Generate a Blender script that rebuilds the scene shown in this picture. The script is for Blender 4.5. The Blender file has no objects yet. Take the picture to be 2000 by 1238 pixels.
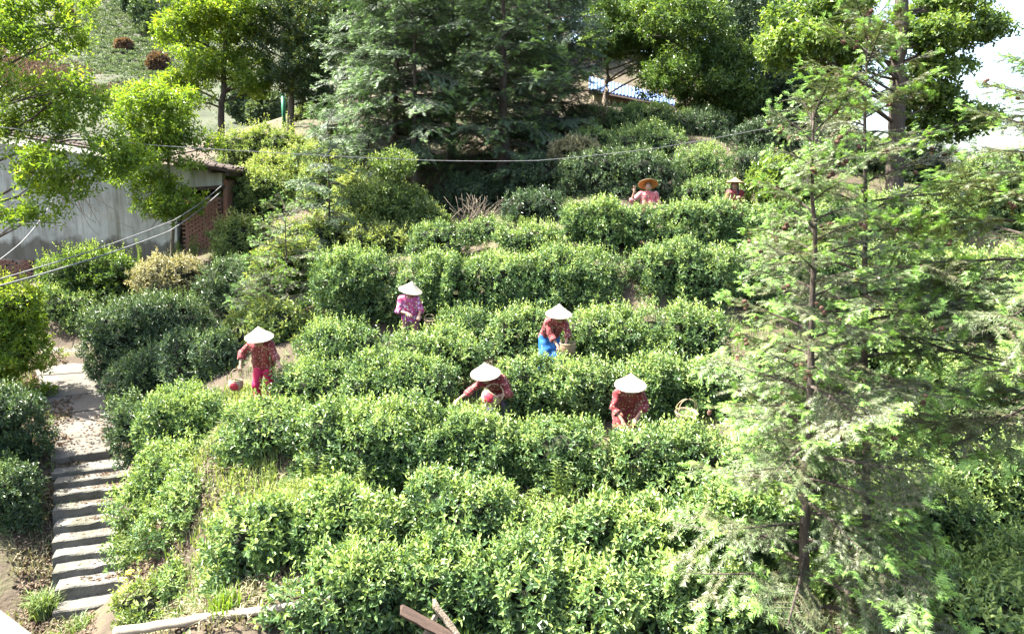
import bpy, math, random
import numpy as np
from mathutils import Vector, Matrix

# ------------------------------------------------------------------ camera, world, sun, exposure
SC = bpy.context.scene
COL = SC.collection
ZC = 7.0                       # camera height
PITCH = math.radians(9.5)
FPX = 1428.0                   # focal length in pixels of a 2000 px wide picture
cam_d = bpy.data.cameras.new('camera'); cam = bpy.data.objects.new('camera', cam_d); COL.objects.link(cam)
cam.location = (0, 0, ZC); cam.rotation_euler = (math.pi/2 - PITCH, 0, 0)
cam_d.sensor_width = 36.0; cam_d.lens = 36.0*FPX/2000.0; cam_d.clip_start = 0.1; cam_d.clip_end = 3000
SC.camera = cam
TO_SUN = Vector((-0.50, 0.06, 0.86)).normalized()
SUN_EL = math.asin(TO_SUN.z); SUN_ROT = math.atan2(TO_SUN.x, TO_SUN.y)
world = bpy.data.worlds.new('World'); SC.world = world; world.use_nodes = True
wn = world.node_tree.nodes; wl = world.node_tree.links; wn.clear()
sky = wn.new('ShaderNodeTexSky'); sky.sky_type = 'NISHITA'; sky.sun_disc = False
sky.sun_elevation = SUN_EL; sky.sun_rotation = SUN_ROT; sky.air_density = 1.0; sky.dust_density = 4.0; sky.ozone_density = 1.0
bg = wn.new('ShaderNodeBackground'); bg.inputs['Strength'].default_value = 0.10
wo = wn.new('ShaderNodeOutputWorld'); wl.new(sky.outputs[0], bg.inputs[0]); wl.new(bg.outputs[0], wo.inputs[0])
sun_d = bpy.data.lights.new('sun', 'SUN'); sun_d.energy = 5.0; sun_d.angle = math.radians(0.5); sun_d.color = (1.0, 0.955, 0.87)
sun = bpy.data.objects.new('sun', sun_d); COL.objects.link(sun); sun.location = (-20, 15, 40)
sun.rotation_euler = TO_SUN.to_track_quat('Z', 'Y').to_euler()
SC.view_settings.view_transform = 'Standard'; SC.view_settings.look = 'None'
SC.view_settings.exposure = 2.87; SC.view_settings.gamma = 1.0; SC.view_settings.use_curve_mapping = False
SC.render.engine = 'CYCLES'
SC.cycles.max_bounces = 6; SC.cycles.diffuse_bounces = 3; SC.cycles.glossy_bounces = 2; SC.cycles.transmission_bounces = 4
SC.cycles.transparent_max_bounces = 4; SC.cycles.caustics_reflective = False; SC.cycles.caustics_refractive = False

RNG = np.random.default_rng(11)
random.seed(11)

# ------------------------------------------------------------------ helpers
CP, SP = math.cos(PITCH), math.sin(PITCH)
def P(px, py, Y):
    """the point at depth Y seen at pixel (px, py) of the 2000 x 1238 photograph"""
    u = (px-1000)/FPX; v = (619-py)/FPX
    t = Y/(CP + v*SP)
    return Vector((t*u, Y, ZC + t*(v*CP - SP)))
def mpp(Y): return Y/FPX*1.0      # metres per pixel at depth Y

def tag(o, label=None, cat=None, group=None, kind=None):
    if label: o['label'] = label
    if cat: o['category'] = cat
    if group: o['group'] = group
    if kind: o['kind'] = kind
    return o
def empty(name, loc, label=None, cat=None, group=None):
    o = bpy.data.objects.new(name, None); COL.objects.link(o); o.location = loc; o.empty_display_size = 0.1
    return tag(o, label, cat, group)
def link(name, me, parent=None, loc=None):
    o = bpy.data.objects.new(name, me); COL.objects.link(o)
    if parent is not None: o.parent = parent
    if loc is not None: o.location = loc
    return o

class Geo:
    """collects vertices, faces, a per-vertex tint and material indices, then makes one mesh"""
    def __init__(s): s.V = []; s.F = []; s.T = []; s.M = []; s.n = 0
    def add(s, V, F, tint=0.5, mi=0):
        V = np.asarray(V, np.float32).reshape(-1, 3); F = np.asarray(F, np.int32)
        s.V.append(V); s.F.append(F + s.n); s.M.append(np.full(len(F), mi, np.int32))
        s.T.append(np.broadcast_to(np.asarray(tint, np.float32), (len(V),)).copy()); s.n += len(V)
    def mesh(s, name, mats, smooth=False, off=None):
        V = np.concatenate(s.V)
        if off is not None: V = V - np.asarray(off, np.float32)
        me = bpy.data.meshes.new(name)
        me.vertices.add(len(V)); me.vertices.foreach_set('co', V.ravel())
        nl = sum(f.size for f in s.F); me.loops.add(nl)
        me.loops.foreach_set('vertex_index', np.concatenate([f.ravel() for f in s.F]))
        sizes = np.concatenate([np.full(len(f), f.shape[1], np.int32) for f in s.F])
        me.polygons.add(len(sizes))
        me.polygons.foreach_set('loop_start', np.concatenate([[0], np.cumsum(sizes)[:-1]]).astype(np.int32))
        me.polygons.foreach_set('material_index', np.concatenate(s.M))
        me.polygons.foreach_set('use_smooth', np.full(len(sizes), smooth))
        a = me.attributes.new('tint', 'FLOAT', 'POINT'); a.data.foreach_set('value', np.concatenate(s.T))
        me.update(calc_edges=True)
        for m in (mats if isinstance(mats, (list, tuple)) else [mats]): me.materials.append(m)
        return me
    # ---- shapes
    def box(s, c, h, rot=None, mi=0, tint=0.5):
        c = np.array(c, float); h = np.array(h, float)
        K = np.array([[x, y, z] for x in (-1, 1) for y in (-1, 1) for z in (-1, 1)])*h
        if rot is not None: K = K @ np.array(rot.to_3x3()).T
        s.add(K + c, [[0,1,3,2],[4,6,7,5],[0,4,5,1],[2,3,7,6],[0,2,6,4],[1,5,7,3]], tint, mi)
    def tube(s, pts, radii, n=7, tint=0.5, mi=0, caps=True):
        pts = np.array([tuple(p) for p in pts], float); m = len(pts)
        radii = np.broadcast_to(np.asarray(radii, float), (m,))
        T = np.gradient(pts, axis=0); T /= np.linalg.norm(T, axis=1)[:, None] + 1e-9
        up = np.array([0, 0, 1.0]) if abs(T[0, 2]) < 0.9 else np.array([1.0, 0, 0])
        A = np.cross(T, up); A /= np.linalg.norm(A, axis=1)[:, None] + 1e-9
        B = np.cross(T, A)
        th = np.linspace(0, 2*np.pi, n, endpoint=False)
        V = pts[:, None] + radii[:, None, None]*(A[:, None]*np.cos(th)[None, :, None] + B[:, None]*np.sin(th)[None, :, None])
        i = np.arange(m-1)[:, None]; j = np.arange(n)[None]
        F = np.stack([i*n+j, i*n+(j+1) % n, (i+1)*n+(j+1) % n, (i+1)*n+j], -1).reshape(-1, 4)
        s.add(V.reshape(-1, 3), F, tint, mi)
        if caps:
            b = s.n - m*n
            for k, rev in ((0, False), (m-1, True)):
                idx = b + k*n + np.arange(n); idx = idx if rev else idx[::-1]
                s.F.append(idx[None].astype(np.int32)); s.M.append(np.array([mi], np.int32))
    def lathe(s, prof, n=24, mi=0, tint=0.5, M=None, wob=None):
        prof = np.array(prof, float); m = len(prof); th = np.linspace(0, 2*np.pi, n, endpoint=False)
        r = prof[:, 0][:, None]*np.ones(n)[None]
        if wob is not None: r = r*(1 + wob(np.arange(m)[:, None], th[None]))
        V = np.stack([r*np.cos(th), r*np.sin(th), prof[:, 1][:, None]*np.ones(n)], -1).reshape(-1, 3)
        if M is not None: V = V @ np.array(M.to_3x3()).T + np.array(M.translation)
        i = np.arange(m-1)[:, None]; j = np.arange(n)[None]
        F = np.stack([i*n+j, i*n+(j+1) % n, (i+1)*n+(j+1) % n, (i+1)*n+j], -1).reshape(-1, 4)
        s.add(V, F, tint, mi)

def unit(v): return v/(np.linalg.norm(v, axis=-1, keepdims=True) + 1e-9)
class Noise:
    def __init__(s, rng, wl, k=6):
        s.k = unit(rng.normal(size=(k, 3)))*2*np.pi/wl*rng.uniform(0.6, 1.6, (k, 1)); s.p = rng.uniform(0, 6.28, k)
    def __call__(s, X): return np.sin(np.asarray(X) @ s.k.T + s.p).mean(-1)*1.6

# ------------------------------------------------------------------ materials
def new_mat(name):
    m = bpy.data.materials.new(name); m.use_nodes = True; m.node_tree.nodes.clear()
    N = m.node_tree.nodes; L = m.node_tree.links
    out = N.new('ShaderNodeOutputMaterial')
    return m, N, L, out
def ramp(N, stops, interp='LINEAR'):
    r = N.new('ShaderNodeValToRGB'); r.color_ramp.interpolation = interp
    e = r.color_ramp.elements
    while len(e) < len(stops): e.new(0.5)
    for k, (p, c) in enumerate(stops): e[k].position = p; e[k].color = (*c, 1)
    return r
def leaf_mat(name, old, mid, young, trans=0.32, rough=0.42, tcol=(1.25, 1.25, 0.55), spec=0.5):
    m, N, L, out = new_mat(name)
    at = N.new('ShaderNodeAttribute'); at.attribute_name = 'tint'
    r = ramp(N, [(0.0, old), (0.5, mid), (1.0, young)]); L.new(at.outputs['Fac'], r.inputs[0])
    b = N.new('ShaderNodeBsdfPrincipled'); L.new(r.outputs[0], b.inputs['Base Color'])
    b.inputs['Roughness'].default_value = rough; b.inputs['Specular IOR Level'].default_value = spec
    mul = N.new('ShaderNodeMix'); mul.data_type = 'RGBA'; mul.blend_type = 'MULTIPLY'; mul.inputs[0].default_value = 1
    L.new(r.outputs[0], mul.inputs[6]); mul.inputs[7].default_value = (*tcol, 1)
    t = N.new('ShaderNodeBsdfTranslucent'); L.new(mul.outputs[2], t.inputs[0])
    mx = N.new('ShaderNodeMixShader'); mx.inputs[0].default_value = trans
    L.new(b.outputs[0], mx.inputs[1]); L.new(t.outputs[0], mx.inputs[2]); L.new(mx.outputs[0], out.inputs[0])
    return m
def surf_mat(name, c1, c2, scale=4.0, rough=0.85, bump=0.3, bscale=None, c3=None, spec=0.3, detail=8, stretch=None):
    m, N, L, out = new_mat(name)
    tc = N.new('ShaderNodeTexCoord'); src = tc.outputs['Object']
    if stretch:
        mp = N.new('ShaderNodeMapping'); mp.inputs['Scale'].default_value = stretch; L.new(src, mp.inputs[0]); src = mp.outputs[0]
    n = N.new('ShaderNodeTexNoise'); n.inputs['Scale'].default_value = scale; n.inputs['Detail'].default_value = detail
    n.inputs['Roughness'].default_value = 0.65; L.new(src, n.inputs['Vector'])
    stops = [(0.32, c1), (0.68, c2)] if c3 is None else [(0.28, c1), (0.5, c2), (0.72, c3)]
    r = ramp(N, stops); L.new(n.outputs['Fac'], r.inputs[0])
    b = N.new('ShaderNodeBsdfPrincipled'); b.inputs['Roughness'].default_value = rough; b.inputs['Specular IOR Level'].default_value = spec
    L.new(r.outputs[0], b.inputs['Base Color'])
    n2 = N.new('ShaderNodeTexNoise'); n2.inputs['Scale'].default_value = bscale or scale*6; n2.inputs['Detail'].default_value = 6
    L.new(src, n2.inputs['Vector'])
    bp = N.new('ShaderNodeBump'); bp.inputs['Strength'].default_value = bump; bp.inputs['Distance'].default_value = 0.03
    L.new(n2.outputs['Fac'], bp.inputs['Height']); L.new(bp.outputs[0], b.inputs['Normal'])
    L.new(b.outputs[0], out.inputs[0])
    return m

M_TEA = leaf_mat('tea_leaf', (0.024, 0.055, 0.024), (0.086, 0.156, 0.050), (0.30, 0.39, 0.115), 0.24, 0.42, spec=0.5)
M_TEAD = leaf_mat('dark_tea_leaf', (0.020, 0.044, 0.020), (0.052, 0.092, 0.038), (0.16, 0.23, 0.07), 0.2, 0.40)  # dark leaf green; on the added dark bushes it carries painted shade
M_LIME = leaf_mat('lime_leaf', (0.05, 0.105, 0.016), (0.125, 0.207, 0.028), (0.28, 0.355, 0.045), 0.48, 0.45, (1.35, 1.3, 0.45))
M_BROAD = leaf_mat('broad_leaf', (0.026, 0.055, 0.016), (0.072, 0.13, 0.030), (0.22, 0.30, 0.05), 0.36, 0.42)
M_EVER = leaf_mat('evergreen_leaf', (0.022, 0.045, 0.020), (0.045, 0.085, 0.028), (0.26, 0.28, 0.035), 0.26, 0.36)
M_WEED = leaf_mat('weed_leaf', (0.055, 0.10, 0.03), (0.13, 0.19, 0.055), (0.28, 0.32, 0.11), 0.36, 0.55)
M_DRY = leaf_mat('dry_leaf', (0.06, 0.040, 0.026), (0.125, 0.09, 0.062), (0.22, 0.17, 0.12), 0.2, 0.8, (1.1, 1, 0.8), 0.2)
M_PALE = leaf_mat('straw_leaf', (0.10, 0.10, 0.045), (0.20, 0.19, 0.10), (0.33, 0.30, 0.19), 0.25, 0.7)
M_RUST = leaf_mat('russet_leaf', (0.07, 0.045, 0.03), (0.15, 0.09, 0.06), (0.22, 0.13, 0.08), 0.25, 0.7)
M_FAR = leaf_mat('far_leaf', (0.030, 0.062, 0.030), (0.060, 0.098, 0.048), (0.14, 0.18, 0.08), 0.3, 0.6)
M_FIR = leaf_mat('fir_needle', (0.095, 0.085, 0.042), (0.082, 0.122, 0.048), (0.20, 0.36, 0.075), 0.26, 0.45)
M_FIRB = leaf_mat('blue_fir_needle', (0.026, 0.046, 0.024), (0.074, 0.125, 0.062), (0.17, 0.27, 0.085), 0.2, 0.50, (1.1, 1.2, 0.8))
M_BARK = surf_mat('bark', (0.035, 0.027, 0.021), (0.10, 0.08, 0.063), 6, 0.9, 0.8, stretch=(3, 3, 0.5))
M_BARKL = surf_mat('pale_bark', (0.09, 0.073, 0.05), (0.19, 0.155, 0.115), 5, 0.85, 0.6, stretch=(2, 2, 0.6))
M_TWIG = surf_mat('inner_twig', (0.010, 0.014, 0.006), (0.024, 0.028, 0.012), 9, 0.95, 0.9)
M_SOIL = surf_mat('hill_soil', (0.032, 0.024, 0.016), (0.062, 0.048, 0.032), 1.1, 0.95, 1.0, 14, (0.07, 0.085, 0.03))
M_STONE = surf_mat('step_stone', (0.058, 0.057, 0.038), (0.100, 0.096, 0.080), 2.2, 0.95, 0.8, 22, (0.138, 0.133, 0.118))
M_PATH = surf_mat('path_concrete', (0.065, 0.059, 0.047), (0.12, 0.11, 0.092), 1.6, 0.9, 0.35, 30)
M_PLAST = surf_mat('wall_plaster', (0.22, 0.225, 0.20), (0.42, 0.425, 0.385), 0.7, 0.9, 0.2, 9)
M_BRICK = surf_mat('old_brick', (0.09, 0.04, 0.028), (0.17, 0.08, 0.055), 2.2, 0.95, 0.4, 40, (0.13, 0.095, 0.075))
M_MORT = surf_mat('mortar', (0.13, 0.105, 0.085), (0.20, 0.17, 0.14), 8, 0.95, 0.4)
M_TILE = surf_mat('clay_tile', (0.03, 0.024, 0.020), (0.065, 0.048, 0.038), 5, 0.9, 0.4)
M_DARKW = surf_mat('dark_timber', (0.03, 0.022, 0.017), (0.07, 0.05, 0.04), 5, 0.9, 0.4)
M_LOG = surf_mat('peeled_log', (0.16, 0.135, 0.10), (0.27, 0.235, 0.185), 4, 0.8, 0.3, stretch=(0.5, 5, 5))
M_PLANK = surf_mat('weathered_plank', (0.028, 0.017, 0.012), (0.062, 0.040, 0.029), 5, 0.85, 0.4, stretch=(0.5, 5, 5))
M_WIRE = surf_mat('wire_grey', (0.12, 0.12, 0.12), (0.18, 0.18, 0.18), 5, 0.6, 0.0)
M_WIRED = surf_mat('wire_dark', (0.025, 0.03, 0.028), (0.045, 0.05, 0.045), 5, 0.6, 0.0)
M_CONE = surf_mat('fir_cone', (0.06, 0.03, 0.02), (0.15, 0.085, 0.06), 25, 0.8, 0.3)
M_CREAM = surf_mat('cream_wall', (0.20, 0.175, 0.10), (0.26, 0.225, 0.14), 2, 0.9, 0.1)
M_BLUE = surf_mat('blue_sheet', (0.10, 0.16, 0.32), (0.14, 0.20, 0.36), 2, 0.5, 0.05, spec=0.5)
M_GREENP = surf_mat('green_paint', (0.01, 0.12, 0.06), (0.015, 0.15, 0.08), 3, 0.5, 0.0)
M_FHILL = surf_mat('far_slope', (0.020, 0.026, 0.013), (0.034, 0.042, 0.020), 0.25, 0.95, 0.6, 3, (0.045, 0.038, 0.027))
M_STRAW = surf_mat('dry_stem', (0.26, 0.19, 0.11), (0.44, 0.35, 0.23), 8, 0.9, 0.2)

# ------------------------------------------------------------------ people: where they stand (needed by the terrain)
# local axes: x to the right in the photograph, y away from it, z up; origin between the feet
def J(**k): return {a: np.array(b, float) for a, b in k.items()}
PEOPLE = []
PEOPLE.append(dict(px=(503, 638), Y=13.0, anchor=(0.06, -0.32, 1.60), hat=(0.03, -0.22, 0.97), face=(0.05, -0.80, -0.55),
    j=J(pelvis=(0.0, 0.06, 0.84), neck=(0.03, -0.13, 1.27), head=(0.06, -0.26, 1.39), sl=(-0.16, -0.08, 1.23), sr=(0.19, -0.10, 1.23),
        el=(-0.35, -0.05, 1.06), er=(0.29, -0.16, 1.04), wl=(-0.34, -0.20, 0.86), wr=(0.42, -0.34, 0.90)),
    top='red', bottom='crimson', sleeve=0.55))
PEOPLE.append(dict(px=(805, 549), Y=15.5, anchor=(0.06, -0.08, 1.63), hat=(0.22, -0.18, 0.93), face=(0.45, -0.75, -0.35),
    j=J(pelvis=(0.0, 0.05, 0.84), neck=(0.0, -0.04, 1.29), head=(0.02, -0.09, 1.42), sl=(-0.18, -0.01, 1.24), sr=(0.15, -0.09, 1.24),
        el=(-0.27, -0.03, 0.98), er=(0.25, -0.12, 1.02), wl=(-0.03, -0.20, 0.95), wr=(0.22, -0.30, 0.93)),
    top='pink', bottom='plum', sleeve=0.35))
PEOPLE.append(dict(px=(1094, 594), Y=13.7, anchor=(0.02, -0.30, 1.52), hat=(0.04, -0.20, 0.97), face=(0.25, -0.75, -0.6),
    j=J(pelvis=(-0.16, 0.18, 0.82), neck=(-0.03, -0.12, 1.20), head=(0.0, -0.24, 1.31), sl=(-0.18, -0.09, 1.15), sr=(0.12, -0.15, 1.15),
        el=(-0.15, -0.16, 0.90), er=(0.18, -0.22, 0.94), wl=(-0.01, -0.32, 0.70), wr=(0.13, -0.36, 0.76)),
    top='red', bottom='blue', sleeve=0.45, skirt=True))
PEOPLE.append(dict(px=(947, 708), Y=11.9, anchor=(0.0, -0.30, 1.31), hat=(-0.06, -0.25, 0.96), face=(-0.35, -0.70, -0.62),
    j=J(pelvis=(0.26, 0.24, 0.76), neck=(0.08, -0.12, 1.00), head=(0.01, -0.24, 1.10), sl=(-0.06, -0.14, 0.93), sr=(0.27, -0.08, 0.97),
        el=(-0.26, -0.26, 0.80), er=(0.40, -0.18, 0.74), wl=(-0.45, -0.38, 0.69), wr=(0.20, -0.36, 0.74)),
    top='red', bottom='dark', sleeve=0.4, hem=0.16))
PEOPLE.append(dict(px=(1233, 729), Y=11.3, anchor=(0.0, -0.26, 1.46), hat=(0.0, -0.22, 0.97), face=(0.0, -0.75, -0.65),
    j=J(pelvis=(0.0, 0.14, 0.80), neck=(0.0, -0.10, 1.14), head=(0.0, -0.22, 1.25), sl=(-0.18, -0.08, 1.09), sr=(0.18, -0.08, 1.09),
        el=(-0.25, -0.14, 0.85), er=(0.27, -0.12, 0.88), wl=(-0.12, -0.30, 0.68), wr=(0.08, -0.34, 0.74)),
    top='red', bottom='dark', sleeve=0.45, hem=0.3))
PEOPLE.append(dict(px=(1266, 364), Y=19.0, anchor=(0.0, 0.0, 1.44), hat=(0.04, 0.52, 0.85), face=(-0.12, -0.90, 0.35),
    j=J(pelvis=(0.0, -0.02, 0.84), neck=(0.0, 0.03, 1.29), head=(0.0, 0.0, 1.44), sl=(-0.19, 0.02, 1.24), sr=(0.19, 0.02, 1.24),
        el=(-0.42, -0.08, 1.08), er=(0.29, -0.04, 0.98), wl=(-0.38, -0.16, 1.30), wr=(0.16, -0.24, 0.94)),
    top='rose', bottom='dark', sleeve=0.25))
PEOPLE.append(dict(px=(1435, 361), Y=21.0, anchor=(0.0, 0.0, 1.45), hat=(0.05, 0.05, 1.0), face=(-0.30, -0.90, -0.10),
    j=J(pelvis=(0.03, 0.0, 0.84), neck=(0.02, 0.02, 1.30), head=(0.0, -0.01, 1.45), sl=(-0.16, 0.0, 1.24), sr=(0.20, 0.0, 1.24),
        el=(-0.24, -0.03, 0.98), er=(0.32, -0.08, 1.02), wl=(-0.08, -0.22, 0.92), wr=(0.08, -0.24, 1.12)),
    top='maroon', bottom='dark', sleeve=0.5, longhair=True))
for q in PEOPLE:
    q['root'] = P(*q['px'], q['Y']) - Vector(q['anchor'])

# ------------------------------------------------------------------ terrain
CTRL = []
def gp(px, py, Y): p = P(px, py, Y); CTRL.append((p.x, p.y, p.z))
def gz(px, Y, z): p = P(px, 600, Y); CTRL.append((p.x, Y, ZC + z))
for a in [(170,1195,11.2),(30,1225,11),(330,1200,9.6),(150,893,13.9),(140,780,16),(110,680,19),(20,700,18),(60,1130,11.8),(0,950,13),
          (100,612,21),(0,545,24),(220,515,24),(430,478,24),(330,525,22.5),(300,735,16),(240,900,13.4),(260,1060,12),(460,650,17.5),(430,868,11.0),(300,1262,7.5),(600,1226,7.3),
          (1000,425,21),(980,402,24),(800,432,23),(550,430,24),(500,305,30),(560,245,34),(435,268,33),(1200,395,21.5),(1250,312,24.5),
          (1250,235,29),(1210,215,36),(1750,372,24),(1700,770,14.4),(1900,860,12.8),(1980,1110,9.2),(1650,960,10.6),(1900,640,16.4),(1700,610,16.9),(1950,445,22)]: gp(*a)
for a in [(700,7.7,-4.8),(1000,7.7,-4.75),(1300,7.7,-4.7),(700,6.2,-5.2),(1300,6.2,-5.0),(1800,6.6,-4.8),(2100,7,-4.5),
          (700,9.4,-4.3),(1200,9.4,-4.25),(470,9.7,-4.45),(600,12,-4.1),(1450,11.5,-4.1),(1300,13.5,-3.55),(1200,15.5,-3.15),(700,15.4,-3.3),
          (700,16.4,-2.8),(1000,16.4,-2.75),(1400,16.4,-2.6),(1250,17.7,-1.35),(-400,12,-6.3),(-400,24,-2.6),(200,4,-6.8),(1000,3,-5.6),(1800,3,-5.4),
          (300,40,1.0),(0,40,0.5),(1000,50,10.0),(1300,50,9.0),(700,45,6.0),(1950,45,0.0),(2400,30,-1.5),(2400,12,-4),(-600,45,-1)]: gz(*a)
for q in PEOPLE: CTRL.append(tuple(q['root']))
for (a, b, c, Y, h) in [(101,1145,247,11.5,.3),(101,1085,242,12.1,.3),(101,1027,232,12.7,.3),(101,967,230,13.3,.3),(100,922,222,13.8,.3),(100,880,214,14.2,.12),(97,840,212,15,.12),(92,800,205,15.9,.12),(80,755,194,16.9,.12),(66,714,175,18.2,.12),(66,685,160,19.4,.1)]:
    for x, dy in ((a, 0), ((a+c)/2, .22), (c, .45)): 
        q = P(x, b - (c-a)*0.06*dy, Y + dy*0.8); CTRL.append((q.x, q.y, q.z - h))
CTRL += [(-200, 150, -14), (-45, 80, -4), (-25, 60, 1), (0, 150, 14), (200, 150, 2), (-200, -60, -6), (200, -60, -4), (0, -60, -6), (-400, 500, 5), (400, 500, 0), (0, 500, 5)]
CT = np.array(CTRL)
def _ker(d2): return np.sqrt(d2 + 1.2**2)
_d2 = ((CT[:, None, :2] - CT[None, :, :2])**2).sum(-1)
_w = np.linalg.solve(_ker(_d2) + np.eye(len(CT))*-0.02, CT[:, 2] - CT[:, 2].mean())
TN1 = Noise(np.random.default_rng(61), 1.8); TN2 = Noise(np.random.default_rng(62), 0.9)
def tz(x, y):
    x = np.asarray(x, float); y = np.asarray(y, float); sh = x.shape; x = x.ravel(); y = y.ravel()
    out = np.empty(len(x))
    for k in range(0, len(x), 20000):
        d2 = (x[k:k+20000, None]-CT[None, :, 0])**2 + (y[k:k+20000, None]-CT[None, :, 1])**2
        out[k:k+20000] = _ker(d2) @ _w
    out += CT[:, 2].mean(); Q = np.stack([x, y, np.zeros(len(x))], 1)
    out += np.clip((60-np.hypot(x, y-20))/30, 0, 1)*(TN1(Q)*0.06 + TN2(Q)*0.03)
    return out.reshape(sh)
def on_ground(x, y): return Vector((x, y, float(tz(np.array([x]), np.array([y]))[0])))

def build_ground():
    xs = np.concatenate([-np.geomspace(500, 26, 14), np.arange(-25, -11, 0.5), np.arange(-11, 11, 0.2), np.arange(11, 25.1, 0.5), np.geomspace(26, 500, 14)])
    ys = np.concatenate([-np.geomspace(120, 1, 8), np.arange(0, 6, 0.5), np.arange(6, 22, 0.2), np.arange(22, 46, 0.4), np.geomspace(47, 900, 16)])
    X, Y = np.meshgrid(xs, ys); Z = tz(X, Y)
    Pts = np.stack([X, Y, Z], -1)
    n, m = X.shape
    i = np.arange(n-1)[:, None]; j = np.arange(m-1)[None]
    F = np.stack([i*m+j, i*m+j+1, (i+1)*m+j+1, (i+1)*m+j], -1).reshape(-1, 4)
    g = Geo(); g.add(Pts.reshape(-1, 3), F)
    o = link('ground', g.mesh('ground', M_SOIL, True)); tag(o, 'brown and green soil of the terraced hillside', None, None, 'structure')
build_ground()

# ------------------------------------------------------------------ leaves
def leaf_arrays(g, pos, d, n, Ln, W, tint, six=True, fold=0.22, droop=0.18):
    N = len(pos); d = unit(d); s_ = unit(np.cross(d, n)); n = np.cross(s_, d)
    Ln = np.broadcast_to(Ln, (N,))[:, None]; W = np.broadcast_to(W, (N,))[:, None]
    tip = pos + d*Ln - n*Ln*droop
    if six:
        o = []
        for sg in (-1, 1):
            o.append((pos + d*Ln*0.30 + s_*W*0.46*sg + n*W*fold, pos + d*Ln*0.66 + s_*W*0.40*sg + n*(W*fold - Ln*droop*0.35)))
        V = np.stack([pos, o[0][0], o[0][1], tip, o[1][1], o[1][0]], 1)
        b = np.arange(N)[:, None]*6
        F = np.concatenate([b + np.array([[0, 5, 4, 3]]), b + np.array([[0, 3, 2, 1]])])
        g.add(V.reshape(-1, 3), F, np.repeat(tint, 6))
    else:
        m = pos + d*Ln*0.45 + n*W*fold
        V = np.stack([pos, m - s_*W*0.5, tip, m + s_*W*0.5], 1)
        b = np.arange(N)[:, None]*4
        F = np.concatenate([b + np.array([[0, 3, 2]]), b + np.array([[0, 2, 1]])])
        g.add(V.reshape(-1, 3), F, np.repeat(tint, 4))

def shoots(g, rng, pos, axis, K=6, stem=0.10, Ln=0.075, W=0.032, tint=None, six=True, th0=80, th1=28, young=0.0):
    """each shoot is a short stem with K leaves spiralled round it"""
    N = len(pos); axis = unit(axis)
    ref = unit(rng.normal(size=(N, 3))); u = unit(np.cross(axis, ref)); v = np.cross(axis, u)
    ph0 = rng.uniform(0, 6.28, N)
    for k in range(K):
        f = k/max(K-1, 1)
        th = np.radians(th0 + (th1-th0)*f + rng.normal(0, 12, N))[:, None]; ph = (ph0 + k*2.4 + rng.normal(0, 0.3, N))[:, None]
        rad = u*np.cos(ph) + v*np.sin(ph)
        d = axis*np.cos(th) + rad*np.sin(th); nrm = axis*np.sin(th) - rad*np.cos(th)
        nrm = nrm + rng.normal(0, 0.22, (N, 3))
        sz = rng.uniform(0.65, 1.2, N)*(1.0 - 0.28*f)
        t = np.clip(tint + rng.normal(0, 0.10, N) + young*(f > 0.7), 0, 1)
        leaf_arrays(g, pos + axis*(stem*f), d, nrm, Ln*sz, W*sz*rng.uniform(0.85, 1.15, N), t, six)

def blob_points(rng, blobs, dens, inside=0.86, back_cull=True, noise=0.16, wl=0.7):
    """points and normals on the outer skin of a union of ellipsoids"""
    B = np.array(blobs, float); C, R = B[:, :3], B[:, 3:6]
    area = 4*np.pi*(((R[:, 0]*R[:, 1])**1.6 + (R[:, 0]*R[:, 2])**1.6 + (R[:, 1]*R[:, 2])**1.6)/3)**(1/1.6)
    cnt = np.maximum((area*dens).astype(int), 4)
    who = np.repeat(np.arange(len(B)), cnt)
    S = unit(rng.normal(size=(len(who), 3)))
    nz = Noise(rng, wl); nz2 = Noise(rng, wl*0.4)
    p = C[who] + S*R[who]
    k = 1 + noise*nz(p) + noise*0.6*nz2(p)
    p = C[who] + S*R[who]*k[:, None]
    n = unit(S/R[who])
    keep = np.ones(len(p), bool)
    for b in range(len(B)):
        q = (((p - C[b])/R[b])**2).sum(1)
        keep &= (q > inside*np.minimum(k, 1.0)**2*0.92) | (who == b)
    gz_ = tz(p[:, 0], p[:, 1]); keep &= p[:, 2] > gz_ + 0.02
    if back_cull:
        view = unit(np.array([0, 0, ZC]) - p)
        bf = (n*view).sum(1)
        keep &= (bf > -0.3) | (rng.random(len(p)) < 0.12)
    return p[keep], n[keep]

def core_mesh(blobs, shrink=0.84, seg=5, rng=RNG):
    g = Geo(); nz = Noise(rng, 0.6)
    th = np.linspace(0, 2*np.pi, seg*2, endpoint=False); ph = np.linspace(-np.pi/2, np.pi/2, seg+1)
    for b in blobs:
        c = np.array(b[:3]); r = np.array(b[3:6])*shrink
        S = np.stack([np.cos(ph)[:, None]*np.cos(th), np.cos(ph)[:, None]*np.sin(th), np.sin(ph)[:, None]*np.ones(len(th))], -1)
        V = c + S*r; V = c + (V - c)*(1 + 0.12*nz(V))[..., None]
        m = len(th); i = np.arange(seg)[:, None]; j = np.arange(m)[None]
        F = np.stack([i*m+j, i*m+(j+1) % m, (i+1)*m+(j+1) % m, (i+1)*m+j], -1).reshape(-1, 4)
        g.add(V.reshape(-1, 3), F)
    return g

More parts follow.
